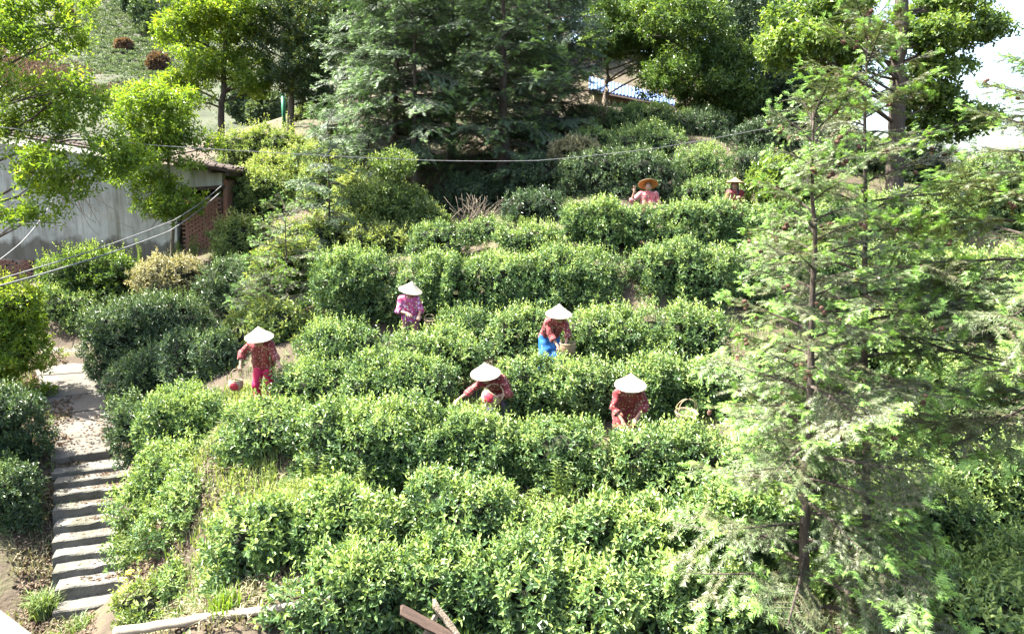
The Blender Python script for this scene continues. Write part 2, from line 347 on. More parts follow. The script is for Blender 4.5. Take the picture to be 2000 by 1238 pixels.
GN_GAP = Noise(np.random.default_rng(3), 0.55)
def foliage_object(root, blobs, mat, dens, rng, Ln=0.075, W=0.032, K=6, six=True, tint0=0.38, top_young=0.62, gap=-0.45, up=0.7, stem=0.10,
                   core=True, tall=0.11, name='foliage', wl=0.7, noise=0.23, th0=80, th1=28, cmat=None, shrink=0.56):
    p, n = blob_points(rng, blobs, dens, wl=wl, noise=noise)
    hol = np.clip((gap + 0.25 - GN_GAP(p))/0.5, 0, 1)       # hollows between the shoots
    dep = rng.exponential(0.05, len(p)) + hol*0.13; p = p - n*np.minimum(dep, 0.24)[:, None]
    ax = n*0.75 + np.array([0, 0, up]) + rng.normal(0, 0.45, p.shape)
    topness = np.clip(n[:, 2], 0, 1)
    patch = GN_GAP(p*0.6 + 7.0)
    t = tint0 + 0.10*patch + rng.normal(0, 0.10, len(p)) - 0.12*(dep > 0.12)  # deeper leaves tinted darker: shade of the hollows put into the colour
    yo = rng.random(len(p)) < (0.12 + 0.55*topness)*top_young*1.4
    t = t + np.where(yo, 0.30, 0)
    g = Geo(); off = np.array(root.location)
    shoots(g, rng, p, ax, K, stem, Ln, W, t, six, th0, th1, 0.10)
    tl = (n[:, 2] > 0.35) & (rng.random(len(p)) < tall*2.2)
    if tl.any():       # long soft shoots of new growth
        pp = p[tl]; aa = np.array([0, 0, 1.0]) + rng.normal(0, 0.28, pp.shape)
        shoots(g, rng, pp, aa, 7, Ln*rng.uniform(1.8, 3.2), Ln*0.85, W*0.8, np.clip(t[tl]+0.25, 0, 1), six, 70, 20, 0.15)
    o = link(name, g.mesh(name, mat, False, off), root); o['kind'] = 'stuff'
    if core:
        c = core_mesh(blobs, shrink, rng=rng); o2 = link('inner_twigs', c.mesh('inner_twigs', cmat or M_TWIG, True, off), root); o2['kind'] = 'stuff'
    return o

NB = [0]
def bush_blobs(rng, x0, x1, yt, yb, Y, ry=0.55, size=None):
    """lumpy union of ellipsoids that fills the box x0..x1, yt..yb (pixels) at depth Y"""
    a = P(x0, yb, Y); b = P(x1, yt, Y)
    w = b.x - a.x; h = b.z - a.z - 0.07
    r = size or min(max(0.30, 0.42*min(w, h)), 0.6)
    out = []
    nx = max(2, int(round(w/(r*1.05))))
    ny = max(1, int(round(2*ry/(r*1.15))))
    nzc = max(1, int(round(h/(r*1.15))))
    for i in range(nx):
        for j in range(ny):
            for k in range(nzc):
                fx = (i+0.5)/nx; fy = (j+0.5)/ny; fk = (k+0.5)/nzc if nzc > 1 else 0.6
                rr = r*rng.uniform(0.72, 1.2)
                edge = 1 - 0.16*abs(2*fx-1)**3 - 0.12*(abs(2*fy-1)**2)
                cx = a.x + rr*0.9 + fx*(w-1.8*rr) + rng.normal(0, 0.12)
                cy = Y - ry + rr*0.9 + fy*(2*ry-1.8*rr) + rng.normal(0, 0.06)
                cz = a.z + h*edge*fk + (rng.normal(0, 0.05))
                cz = min(cz, a.z + h*edge - rr*0.85*rng.uniform(0.85, 1.1))
                out.append((cx, cy, cz, rr*rng.uniform(1.0, 1.2), rr*rng.uniform(0.95, 1.15), rr*rng.uniform(0.85, 1.0)))
    # skirt blobs down to the ground so that nothing hovers
    for i in range(nx):
        cx = a.x + (i+0.5)/nx*w; gzv = float(tz(np.array([cx]), np.array([Y]))[0])
        low = min(o[2]-o[5] for o in out)
        if low > gzv:
            out.append((cx, Y, (low+gzv)/2+0.05, w/nx*0.62, ry*0.75, max(0.2, (low-gzv)/2+0.2)))
    return out

def bush(label, x0, x1, yt, yb, Y, ry=0.55, mat=M_TEA, cat='tea bush', name='tea_bush', group=None, dens=None, size=None, seed=None, **kw):
    NB[0] += 1; rng = np.random.default_rng(seed or 100 + NB[0])
    blobs = bush_blobs(rng, x0, x1, yt, yb, Y, ry, size)
    c = P((x0+x1)/2, yb, Y); root = empty(name, on_ground(c.x, Y), label, cat, group)
    far = Y > 12.5
    kw.setdefault('six', Y < 9.3)
    kw.setdefault('Ln', 0.100 if Y < 9.3 else 0.091 if not far else 0.093); kw.setdefault('W', kw['Ln']*0.43)
    d = dens if dens is not None else (150 if Y < 9.3 else 168 if Y < 13 else 142 if Y < 19 else 92)
    foliage_object(root, blobs, mat, d, rng, **kw)
    return root

# ------------------------------------------------------------------ path, steps, paved corner
def build_path_and_steps():
    # front top edges of the steps as seen (left x, left y, right x, right y) and the depth of their left end
    E = [(101,1196,250,1172,11.05,0.10),(106,1151,247,1134,11.40,0.17),(101,1118,245,1101,11.72,0.17),(101,1088,242,1071,12.02,0.17),(101,1057,232,1044,12.32,0.16),
         (102,1029,232,1016,12.60,0.16),(102,996,232,988,12.92,0.16),(102,967,232,962,13.20,0.16),(104,943,232,936,13.48,0.15),(100,924,222,914,13.74,0.15),(100,900,220,884,14.04,0.16)]
    root = empty('stone_stairs', P(170, 1190, 11.2), 'straight flight of weathered grey stone steps climbing to the pale path', 'stairs')
    off = np.array(root.location)
    for k, (xl, yl, xr, yr, Y, h) in enumerate(E):
        a = P(xl, yl, Y); yaw = 0.33; w = (xr-xl)*mpp(Y)*1.06
        b = a + Vector((math.cos(yaw)*w, math.sin(yaw)*w, 0))
        back = Vector((-math.sin(yaw), math.cos(yaw), 0))*0.52
        if k == 10: continue
        g = Geo(); rng = np.random.default_rng(50+k)
        n = 9; V = []
        for i in range(n):
            f = i/(n-1); q = a.lerp(b, f); e = rng.normal(0, 0.010, 6)*np.array([1.3, 0.45, 0.45, 1, 1, 1])
            V += [q + Vector((0, e[0], -h-0.14)), q + Vector((0, e[0], -0.022+e[1])), q + Vector((0, 0.02, e[1])), q + back + Vector((0, 0, e[2])), q + back + Vector((0, 0, -h-0.14))]
        F = []
        for i in range(n-1):
            for j in range(5): F.append([i*5+j, (i+1)*5+j, (i+1)*5+(j+1) % 5, i*5+(j+1) % 5])
        g.add([tuple(v) for v in V], F)
        g.add([tuple(v) for v in V[:5]], [[0,1,2,3,4]]); g.add([tuple(v) for v in V[-5:]], [[4,3,2,1,0]])
        link('step', g.mesh('step', M_STONE, False, off), root)
    # the path above: a row of poured slabs with joints, each a little uneven
    proot = empty('path', P(160, 890, 14.0)); tag(proot, 'pale concrete path of short slabs leading up from the stone steps', None, None, 'structure')
    off = np.array(proot.location)
    edge = [(100,897,214,880,14.06),(98,862,216,846,14.7),(97,828,212,814,15.4),(92,792,205,780,16.1),(84,760,196,750,16.9),(74,734,184,726,17.6),(64,712,172,706,18.4),(62,694,162,690,19.1),(70,676,158,674,20.0)]
    ext = []
    for (a, b) in zip(edge[:-1], edge[1:]):
        for f in (0.0, 0.5): ext.append(tuple(a[i]+(b[i]-a[i])*f for i in range(5)))
    ext.append(edge[-1])
    for k in range(len(ext)-1):
        A, B = ext[k], ext[k+1]
        def c(e, side): 
            q = P(e[0] if side == 0 else e[2], e[1] if side == 0 else e[3], e[4] + (0.5 if side else 0)); return q
        a0, a1, b0, b1 = c(A,0), c(A,1), c(B,0), c(B,1)
        gap = 0.03
        rng = np.random.default_rng(80+k); dz = rng.normal(0, 0.008)
        a0, b0 = a0.lerp(b0, gap), b0.lerp(a0, gap); a1, b1 = a1.lerp(b1, gap), b1.lerp(a1, gap)
        g = Geo(); n = 6; V = []
        for i in range(n):
            f = i/(n-1); e = rng.normal(0, 0.012, 2)
            pa, pb = a0.lerp(a1, f), b0.lerp(b1, f)
            V += [pa + Vector((0, e[0], dz-0.3)), pa + Vector((0, e[0], dz-0.015)), pa + Vector((0, e[0]+0.015, dz)), pb + Vector((0, e[1], dz)), pb + Vector((0, e[1], dz-0.3))]
        F = []
        for i in range(n-1):
            for j in range(5): F.append([i*5+j, (i+1)*5+j, (i+1)*5+(j+1) % 5, i*5+(j+1) % 5])
        g.add([tuple(v) for v in V], F); g.add([tuple(v) for v in V[:5]], [[0,1,2,3,4]]); g.add([tuple(v) for v in V[-5:]], [[4,3,2,1,0]])
        link('slab', g.mesh('slab', M_PATH, False, off), proot)
    g = Geo()
    pts = [P(-120,1178,11.1), P(2,1196,10.9), P(66,1245,10.4), P(60,1330,9.6), P(-160,1330,9.6)]
    top = [p + Vector((0,0,0.05)) for p in pts]; bot = [p + Vector((0,0,-0.3)) for p in pts]
    g.add([tuple(v) for v in top+bot], [[4,3,2,1,0]]); g.add([tuple(v) for v in top+bot], [[i,(i+1)%5,5+(i+1)%5,5+i] for i in range(5)])
    tag(link('pavement', g.mesh('pavement', M_PATH)), 'corner of a pale concrete pavement below the steps', None, None, 'structure')
build_path_and_steps()

# ------------------------------------------------------------------ tea bushes, row by row
ROW0 = 'lowest row of tea bushes'; ROW1 = 'tea row below the long hedge'; ROW2 = 'tea row in front of the two bending pickers'
ROW3 = 'tea row behind the two bending pickers'; ROW4 = 'tea row behind the picker in blue'; ROW5 = 'tall tea hedge across the terrace'; ROW6 = 'upper tea hedge with two pickers behind it'
def bushes():
    # lowest row
    bush('leafy tea bush above the pale fallen log', 590, 800, 1075, 1215, 7.6, 0.5, group=ROW0)
    bush('tea bush over the broken brown plank', 780, 930, 1060, 1190, 7.7, 0.5, group=ROW0)
    bush('dark tea bush just beyond the crossed planks', 920, 1100, 1060, 1260, 7.6, 0.5, group=ROW0, tint0=0.30)
    bush('round bright tea bush at the bottom edge, between darker bushes', 1085, 1235, 1100, 1262, 7.2, 0.5, group=ROW0, tint0=0.5, seed=5)
    bush('tea bush at the bottom edge beneath the drooping fir twigs', 1235, 1480, 1085, 1270, 7.4, 0.5, group=ROW0)
    # row 1
    bush('tea bush ending the row above the bare bank', 435, 600, 975, 1170, 8.6, 0.6, group=ROW1, tint0=0.46)
    bush('bright broad tea bush beside the grassy strip', 575, 800, 955, 1150, 8.7, 0.6, group=ROW1, tint0=0.46)
    bush('tea bush standing highest in its row, among pale weeds', 785, 985, 925, 1110, 8.8, 0.6, group=ROW1)
    bush('tea bush under the gap with dry grass', 960, 1150, 1000, 1140, 8.5, 0.6, group=ROW1)
    bush('wide tea bush between the tall weed and the fir', 1120, 1340, 965, 1110, 8.6, 0.6, group=ROW1, tint0=0.44)
    bush('tea bush half hidden by the tall fir trunk', 1320, 1600, 950, 1120, 8.8, 0.6, group=ROW1)
    # row 2
    bush('tea bush below the basket of the picker in crimson trousers', 440, 590, 778, 905, 11.0, 0.55, group=ROW2, tint0=0.42)
    bush('dark fronted tea bush below the picker in crimson trousers', 560, 720, 780, 950, 10.6, 0.6, group=ROW2)
    bush('full tea bush below the reaching hand of the bending picker', 650, 840, 785, 955, 10.4, 0.6, group=ROW2)
    bush('tea bush directly under the tilted round basket', 815, 1010, 808, 930, 10.4, 0.6, group=ROW2)
    bush('tea bush between the two bending pickers', 985, 1210, 815, 965, 10.4, 0.6, group=ROW2)
    bush('tea bush under the hands of the picker beside the wide basket', 1190, 1420, 824, 975, 10.2, 0.6, group=ROW2)
    bush('shaded tea bush behind the lower fir twigs', 1390, 1620, 850, 980, 10.4, 0.6, group=ROW2, tint0=0.32)
    # row 3
    bush('low tea bush beside the reaching arm of the picker in crimson', 540, 700, 700, 800, 13.3, 0.6, group=ROW3)
    bush('tea bush below the pink picker, next to crimson trousers', 590, 730, 628, 715, 14.2, 0.6, group=ROW3)
    bush('tea bush between pink picker and tilted basket picker', 680, 880, 695, 800, 12.9, 0.6, group=ROW3)
    bush('rounded tea bush in front of the pink picker', 765, 940, 642, 730, 14.0, 0.6, group=ROW3, tint0=0.44)
    bush('tea bush right below the brown basket and blue skirt', 950, 1200, 699, 815, 12.8, 0.42, group=ROW3, tint0=0.42)
    bush('tea bush behind the hat of the picker beside the wide basket', 1170, 1420, 700, 815, 12.8, 0.5, group=ROW3)
    bush('tea bush behind the wide basket, crossed by fir twigs', 1390, 1640, 690, 840, 13.0, 0.6, group=ROW3)
    # row 4
    bush('small tea bush next to the blue skirt', 955, 1085, 595, 690, 14.9, 0.5, group=ROW4, tint0=0.44)
    bush('wide tea bush behind the picker holding the brown basket', 1090, 1270, 598, 705, 14.8, 0.5, group=ROW4, tint0=0.44)
    bush('broad tea bush behind the brown basket, reaching the fir', 1235, 1430, 600, 710, 14.8, 0.5, group=ROW4, tint0=0.44)
    bush('dark tea bush in the hollow beside the pink picker', 850, 975, 600, 690, 15.6, 0.5, group=ROW4, tint0=0.28)
    # row 5
    bush('tall hedge end beside the feathery saplings', 610, 795, 485, 625, 16.7, 0.6, group=ROW5)
    bush('tall tea hedge behind the pink picker', 775, 935, 492, 625, 16.7, 0.6, group=ROW5)
    bush('tea hedge with a sunlit hump at mid terrace', 910, 1050, 490, 610, 16.8, 0.6, group=ROW5)
    bush('tall dark fronted hedge behind the picker in blue', 1010, 1235, 482, 620, 17.0, 0.6, group=ROW5)
    bush('tall hedge below the upper hedge, reaching the fir', 1210, 1440, 472, 615, 17.0, 0.6, group=ROW5)
    bush('tall hedge behind the cone covered fir twigs', 1420, 1680, 470, 610, 17.0, 0.6, group=ROW5)
    # row 6
    bush('upper hedge in front of the waving picker', 1095, 1280, 390, 480, 18.1, 0.5, group=ROW6, tint0=0.42)
    bush('upper hedge in front of the long haired picker', 1260, 1470, 392, 478, 18.2, 0.5, group=ROW6, tint0=0.42)
    bush('hedge by the far fir trunk beyond the long haired picker', 1455, 1700, 392, 480, 18.4, 0.5, group=ROW6)
    bush('dark rounded bush above the tall hedge', 805, 905, 432, 495, 19.0, 0.5)
    bush('small bright bush between dark wood and upper hedge', 985, 1100, 440, 495, 18.6, 0.5, tint0=0.45, top_young=0.6)
    bush('low bush at the foot of the dark conifers', 900, 1000, 425, 480, 20.0, 0.5, tint0=0.34)
    # bushes above
    G = 'rounded tea bushes above the waving picker'
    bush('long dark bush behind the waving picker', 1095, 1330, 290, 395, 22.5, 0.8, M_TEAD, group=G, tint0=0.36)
    bush('domed bush above the dark one, under the house', 1185, 1335, 245, 335, 24.5, 0.8, group=G)
    bush('domed bush between the waving and the long haired picker', 1320, 1430, 282, 365, 22.8, 0.7, group=G, tint0=0.46)
    bush('flat topped bush right under the blue roofed house', 1190, 1325, 202, 262, 28.0, 0.9, group=G, tint0=0.44)
    bush('low bush behind the hat of the long haired picker', 1325, 1440, 352, 398, 21.8, 0.5, group=G)
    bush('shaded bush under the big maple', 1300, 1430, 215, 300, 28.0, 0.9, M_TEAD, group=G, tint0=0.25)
    bush('pale bush beside the heap of dry brush', 1120, 1200, 250, 300, 25.5, 0.6, tint0=0.55)
    bush('bright broad leaved bush beside the long haired picker', 1450, 1620, 305, 395, 21.0, 0.7, M_BROAD, cat='bush', name='broadleaf_bush', Ln=0.15, dens=60, tint0=0.55)
    bush('low added bush with shade painted into its leaves at the end of the upper hedge', 985, 1110, 372, 440, 20.8, 0.7, M_TEAD, tint0=0.25, top_young=0.2)  # added bush; its dark leaves stand in for shade on bare ground
    D_ = 'dark bushes added to paint the shade under the trees'  # bushes added here; the wood's shade is put into their leaf colour
    bush('added bush with deep shade put into its dark leaves, beside the maple', 1425, 1560, 230, 345, 26.5, 0.9, M_TEAD, group=D_, tint0=0.2, top_young=0.15)
    bush('added dark bush painting the shade above the lime bush', 1540, 1700, 250, 360, 26.0, 0.9, M_TEAD, group=D_, tint0=0.2, top_young=0.15)
    bush('added undergrowth with leaves darkened as shade behind the maple trunk', 1680, 1850, 270, 380, 26.0, 0.9, M_TEAD, group=D_, tint0=0.3)
    bush('low added undergrowth, dark in place of shade, at the foot of the thick conifer', 850, 1010, 345, 420, 24.0, 0.8, M_TEAD, group=D_, tint0=0.2, top_young=0.1)
    bush('low added undergrowth, dark in place of shade, beside the dry brush', 1000, 1110, 300, 400, 23.5, 0.8, M_TEAD, group=D_, tint0=0.22, top_young=0.1)
    bush('added bush with leaves darkened as shade on the bare slope behind the long haired picker', 1425, 1520, 290, 360, 24.0, 0.7, M_TEAD, group=D_, tint0=0.3)
    bush('leafy bush against the foot of the grey house wall', 85, 270, 492, 580, 22.0, 0.6, M_BROAD, cat='bush', name='broadleaf_bush', Ln=0.13, dens=80, tint0=0.36)
    bush('small shrub behind the green post', 570, 665, 205, 268, 35.5, 0.8, M_WEED, cat='shrub', name='shrub', Ln=0.18, dens=45, tint0=0.45)
    # behind and beside the firs
    H = 'tea bushes behind the firs'
    for k, (lab, a) in enumerate([
        ('tea bush at the frame edge below the third fir', (1830, 2060, 860, 1010, 10.4)), ('tea bush with red soil beside it', (1700, 1880, 930, 1080, 9.6)),
        ('bright tea bush low at the frame edge', (1880, 2080, 1060, 1260, 8.4)), ('tea bush between the two fir trunks', (1600, 1780, 960, 1130, 9.4)),
        ('lowest tea bush under the second fir', (1660, 1900, 1090, 1270, 8.0)), ('tea bush behind the first fir trunk base', (1450, 1680, 1080, 1270, 8.4)),
        ('shaded tea bush behind both fir trunks', (1600, 1850, 800, 960, 11.6)), ('tea bush near the frame edge at mid height', (1780, 2060, 690, 850, 12.8)),
        ('tea bush of the middle terrace behind the firs', (1600, 1850, 620, 760, 14.4)), ('upper terrace bush behind the firs', (1640, 1900, 470, 600, 16.8)),
        ('upper terrace bush by the frame edge', (1850, 2080, 480, 640, 16.2)), ('bush at the foot of the big maple', (1660, 1900, 375, 480, 19.5)), ('broad tea bush filling the bottom corner', (1780, 2040, 1120, 1290, 7.0)), ('bush on the crest by the sky', (1830, 2080, 300, 440, 22))]):
        bush(lab, *a, 0.65, group=H, dens=140 if a[4] < 12 else 100, tint0=0.52)  # raised leaf tint paints in the sunlight that the firs block
    # left of the tea: bank and path bushes
    L_ = 'bushes along the path'
    bush('large dark bush at the top of the path', 178, 420, 575, 725, 17.6, 0.8, M_TEAD, group=L_, tint0=0.34)
    bush('dark glossy bush below the brick end of the house', 395, 515, 500, 640, 19.5, 0.8, M_TEAD, group=L_, tint0=0.30)
    bush('dark bush sloping to the path, behind the grey green one', 225, 360, 690, 800, 15.8, 0.5, M_TEAD, group=L_, tint0=0.34)
    bush('shaded bush behind the picker in crimson trousers', 330, 470, 640, 760, 15.2, 0.6, M_TEAD, group=L_, tint0=0.28)
    bush('pale green round bush beside the basket of the crimson picker', 292, 435, 755, 868, 12.8, 0.55, group=L_, tint0=0.48)
    bush('bush along the path edge above the steps', 238, 330, 770, 905, 13.8, 0.4, M_TEAD, group=L_, tint0=0.40)
    bush('bright bush beside the upper steps', 290, 420, 862, 985, 11.9, 0.6, group=L_, tint0=0.52)
    bush('round bush on the bank beside the grassy strip', 325, 470, 925, 1070, 10.9, 0.55, group=L_, tint0=0.44)
    bush('weedy bush overhanging the steps', 248, 350, 935, 1075, 11.7, 0.4, group=L_, tint0=0.5)
    bush('fern like weeds spilling onto the middle steps', 255, 335, 1010, 1110, 11.2, 0.4, M_WEED, cat='shrub', name='shrub', group=L_, tint0=0.4, Ln=0.11, dens=110)
    bush('straggling weeds on the bank beside the lowest steps', 222, 330, 1135, 1225, 9.9, 0.4, M_WEED, cat='shrub', name='shrub', group=L_, tint0=0.5, Ln=0.11, dens=80)
    bush('small bush low on the bare bank', 330, 420, 1085, 1205, 10.0, 0.4, group=L_, tint0=0.46, dens=170)
    bush('dark dense bush opposite the steps', -105, 66, 745, 905, 14.0, 0.55, M_TEAD, group=L_, tint0=0.34)
    bush('dark lower bush opposite the lower steps', -95, 70, 900, 1065, 12.9, 0.55, M_TEAD, group=L_, tint0=0.34)
    bush('bush under the house wall at the path end', 50, 180, 560, 662, 21.2, 0.6, group=L_, tint0=0.46)
    bush('yellow green leafy bush at the frame edge by the path', -85, 66, 545, 702, 16.6, 0.6, M_LIME, cat='bush', name='broadleaf_bush', group=L_, Ln=0.14, dens=75, tint0=0.55)
bushes()

# ------------------------------------------------------------------ broadleaf trees
def bez(a, b, rng, bend=0.12, n=6, lift=0.0):
    a = np.array(a, float); b = np.array(b, float); L = np.linalg.norm(b-a)
    m = (a+b)/2 + rng.normal(0, bend*L, 3) + np.array([0, 0, lift*L])
    t = np.linspace(0, 1, n)[:, None]
    return (1-t)**2*a + 2*t*(1-t)*m + t*t*b

def tree(name, label, trunk, r0, crowns, mat, n_clump=40, cr=0.6, Ln=0.16, W=None, dens=34, K=6, bark=M_BARK, cat='tree', group=None, seed=1,
         tint0=0.4, top_young=0.5, limbs=18, six=False, flat=0.62, gap=-0.6, r1=0.35, up=0.55, th0=85):
    """trunk: list of (px,py,Y) from the foot up; crowns: list of (px,py,Y,rx_px,ry_px,depth_m)"""
    rng = np.random.default_rng(seed)
    tp = [P(*q) for q in trunk]
    foot = on_ground(tp[0].x, tp[0].y)
    if tp[0].z > foot.z - 0.3: tp.insert(0, Vector((tp[0].x, tp[0].y, foot.z-0.3)))
    root = empty(name, foot, label, cat, group); off = np.array(foot)
    pts = [];
    for a, b in zip(tp[:-1], tp[1:]):
        for f in np.linspace(0, 1, 6)[:-1]: pts.append(np.array(a.lerp(b, float(f))) + rng.normal(0, r0*0.12, 3))
    pts.append(np.array(tp[-1])); pts = np.array(pts)
    rad = np.linspace(r0, r0*r1, len(pts)); rad[0] *= 1.35
    g = Geo(); g.tube(pts, rad, 10); link('trunk', g.mesh('trunk', bark, True, off), root)
    CB = []
    wts = np.array([c[3]*c[4]*mpp(c[2])**2 for c in crowns]); wts = wts/wts.sum()
    for i in range(n_clump):
        c = crowns[rng.choice(len(crowns), p=wts)]
        ce = np.array(P(c[0], c[1], c[2])); R = np.array([c[3]*mpp(c[2]), c[5], c[4]*mpp(c[2])])
        s = unit(rng.normal(size=3))*rng.uniform(0.12, 1)**0.42
        r = cr*rng.uniform(0.6, 1.3)
        CB.append((*(ce + s*np.maximum(R-r*0.5, 0.1)), r*rng.uniform(0.9, 1.2), r*rng.uniform(0.9, 1.2), r*flat*rng.uniform(0.8, 1.2)))
    gl = Geo()
    for i in rng.permutation(len(CB))[:limbs]:
        c = np.array(CB[i][:3])
        zz = pts[:, 2]; h = c[2] - 0.55*np.linalg.norm(c[:2]-pts[:, :2].mean(0))*0.8
        k = int(np.clip(np.searchsorted(zz, h), 1, len(pts)-1))
        q = bez(pts[k], c, rng, 0.10, 7, 0.05); rr = min(rad[k]*0.45, 0.05)
        gl.tube(q, np.linspace(max(rr, 0.025), 0.012, 7), 5)
        for _ in range(2):
            e = c + rng.normal(0, cr*0.6, 3); gl.tube(bez(q[4], e, rng, 0.1, 4), np.linspace(0.016, 0.006, 4), 4)
    if limbs: link('limbs', gl.mesh('limbs', bark, True, off), root)['kind'] = 'stuff'
    p, n = blob_points(rng, CB, dens, inside=0.45, noise=0.22, wl=cr*1.3)
    ok = GN_GAP(p*0.8) > gap + rng.normal(0, 0.2, len(p)); p, n = p[ok], n[ok]
    p = p - n*(rng.random(len(p))**2*cr*0.55)[:, None]
    ax = n*0.7 + np.array([0, 0, up]) + rng.normal(0, 0.4, p.shape)
    t = tint0 + 0.12*GN_GAP(p*0.35) + rng.normal(0, 0.10, len(p)); yo = rng.random(len(p)) < (0.10 + 0.6*np.clip(n[:, 2], 0, 1))*top_young
    t = t + np.where(yo, 0.32, 0)
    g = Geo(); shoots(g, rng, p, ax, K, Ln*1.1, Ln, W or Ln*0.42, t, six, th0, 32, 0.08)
    link('crown', g.mesh('crown', mat, False, off), root)['kind'] = 'stuff'
    return root

def trees():
    # beside and before the house
    tree('broadleaf_tree', 'slim yellow green tree in front of the grey house wall', [(336,492,22.6),(338,440,22.5),(330,330,22.4),(318,190,22.3)], 0.07,
         [(300,215,22.2,105,70,1.2),(345,290,22.2,85,60,1.2),(270,330,22.0,80,50,1.0),(330,395,22.2,65,50,0.9)], M_LIME, 74, 0.40, 0.15, dens=52, seed=21, limbs=22, tint0=0.42, bark=M_BARKL)
    tree('broadleaf_tree', 'spreading yellow green tree at the frame edge over the house', [(-190,700,16.8),(-175,450,16.8),(-120,200,16.8),(-60,-40,16.8)], 0.16,
         [(30,60,16.6,150,75,1.3),(40,210,16.4,150,75,1.2),(150,180,16.4,50,40,0.9),(120,330,16.2,120,55,1.0),(60,410,16.0,90,35,0.8),(230,290,16.4,50,50,0.8),(120,20,16.6,90,50,1.0)],
         M_LIME, 105, 0.34, 0.14, dens=56, seed=22, limbs=22, tint0=0.42, gap=-0.4)
    tree('broadleaf_tree', 'sunlit yellow green tree with a straight dark trunk', [(432,270,30.5),(434,200,30.5),(440,90,30.5),(448,-60,30.5)], 0.17,
         [(400,90,30.4,80,90,1.8),(370,170,30.2,55,50,1.3),(470,30,30.4,80,60,1.8),(470,150,30.6,45,60,1.4),(420,10,30,90,60,1.6)], M_LIME, 70, 0.55, 0.21, dens=30, seed=23, tint0=0.52, limbs=26)
    tree('evergreen_tree', 'dark glossy evergreen tree with yellow tipped twigs', [(568,245,31.5),(570,150,31.5),(585,40,31.5),(600,-50,31.5)], 0.17,
         [(560,60,31,75,90,1.8),(575,155,31,75,60,1.6),(620,90,31.2,70,110,1.8),(620,190,31.2,50,40,1.3)], M_EVER, 95, 0.55, 0.14, dens=52, seed=24, tint0=0.36, top_young=0.5, bark=M_BARKL)
    tree('evergreen_tree', 'evergreen tree with two thin dark stems beside the conifers', [(640,250,32.5),(640,150,32.5),(645,20,32.5),(650,-50,32.5)], 0.13,
         [(650,40,32.5,60,80,1.6),(690,0,33,60,60,1.6)], M_EVER, 45, 0.55, 0.15, dens=45, seed=25, tint0=0.36, top_young=0.35)
    # upper right group
    tree('broadleaf_tree', 'evergreen tree with a pale leaning trunk beside the blue roof', [(1182,212,33.5),(1186,150,33.5),(1178,90,33.5),(1200,-40,33.5)], 0.17,
         [(1240,40,33,85,70,2.0),(1195,90,33,45,30,1.2),(1290,110,32.5,70,50,1.6)], M_BROAD, 60, 0.6, 0.19, dens=42, seed=26, bark=M_BARKL, tint0=0.44)
    tree('broadleaf_tree', 'dense green tree overhanging the blue roof', [(1375,290,30.5),(1370,180,30.5),(1360,60,30.5),(1350,-50,30.5)], 0.2,
         [(1350,60,30,110,75,2.2),(1330,150,29.5,85,45,1.6),(1400,150,30,80,90,2.0),(1400,230,30,65,50,1.6)], M_BROAD, 75, 0.62, 0.19, dens=42, seed=27, tint0=0.40)
    tree('broadleaf_tree', 'dark shaded tree behind the maple', [(1520,330,31),(1520,200,31),(1500,50,31),(1490,-60,31)], 0.2,
         [(1480,60,31,90,110,2.0),(1480,190,31,80,80,2.0),(1580,200,32,100,110,2.0)], M_TEAD, 70, 0.75, 0.21, dens=26, seed=28, tint0=0.30, top_young=0.2)
    tree('maple_tree', 'large maple with a thick straight trunk below the bright sky', [(1746,385,23.5),(1752,240,23.5),(1758,100,23.5),(1768,-80,23.5)], 0.30,
         [(1610,30,22.5,120,45,1.6),(1560,95,22,85,40,1.3),(1680,90,22.5,80,50,1.4),(1820,60,24,55,70,1.5),(1815,170,24.5,60,70,1.5),(1860,240,24.5,75,40,1.2),(1905,10,24,85,26,1.2),(1915,60,24,35,36,0.9)],
         M_BROAD, 95, 0.55, 0.19, W=0.11, dens=38, seed=29, tint0=0.52, r1=0.6, limbs=40, flat=0.42, th0=95)
    # wood closing the background
    for k, (lab, px, py, Y, w, h) in enumerate([('dark tree crown seen between the conifers and the evergreens', 720, 60, 42, 120, 110), ('dark tree behind the tallest conifers', 900, 40, 44, 130, 130),
            ('dark tree behind the pale leaning trunk', 1090, 60, 44, 110, 120), ('dark tree high behind the blue roofed house', 1280, 10, 46, 130, 90), ('dark tree behind the dense green tree', 1440, 20, 44, 110, 130),
            ('dark tree in the shade left of the maple trunk', 1600, 130, 40, 110, 130), ('shaded tree low behind the conifers', 1060, 230, 40, 110, 100), ('shaded tree above the conifers\' feet', 880, 240, 40, 120, 110)]):
        tree('background_tree', lab, [(px, py+170, Y), (px, py, Y), (px+8, py-80, Y)], 0.22, [(px, py, Y, w, h, 2.5)], M_TEAD, 40, 1.15, 0.32, dens=8, group='dark trees closing the wood', seed=60+k, tint0=0.28, top_young=0.25, limbs=6)
    # young trees on the sunny bank
    tree('young_tree', 'young pale green tree in front of the conifers', [(752,462,21.5),(752,400,21.5),(757,310,21.5)], 0.05,
         [(765,330,21.4,50,35,0.8),(745,390,21.3,65,45,0.9),(790,400,21.4,50,50,0.8),(740,440,21.2,55,25,0.7)], M_WEED, 50, 0.32, 0.15, dens=55, seed=31, tint0=0.34, limbs=14)
    W_ = 'light green shrubs on the sunny bank'
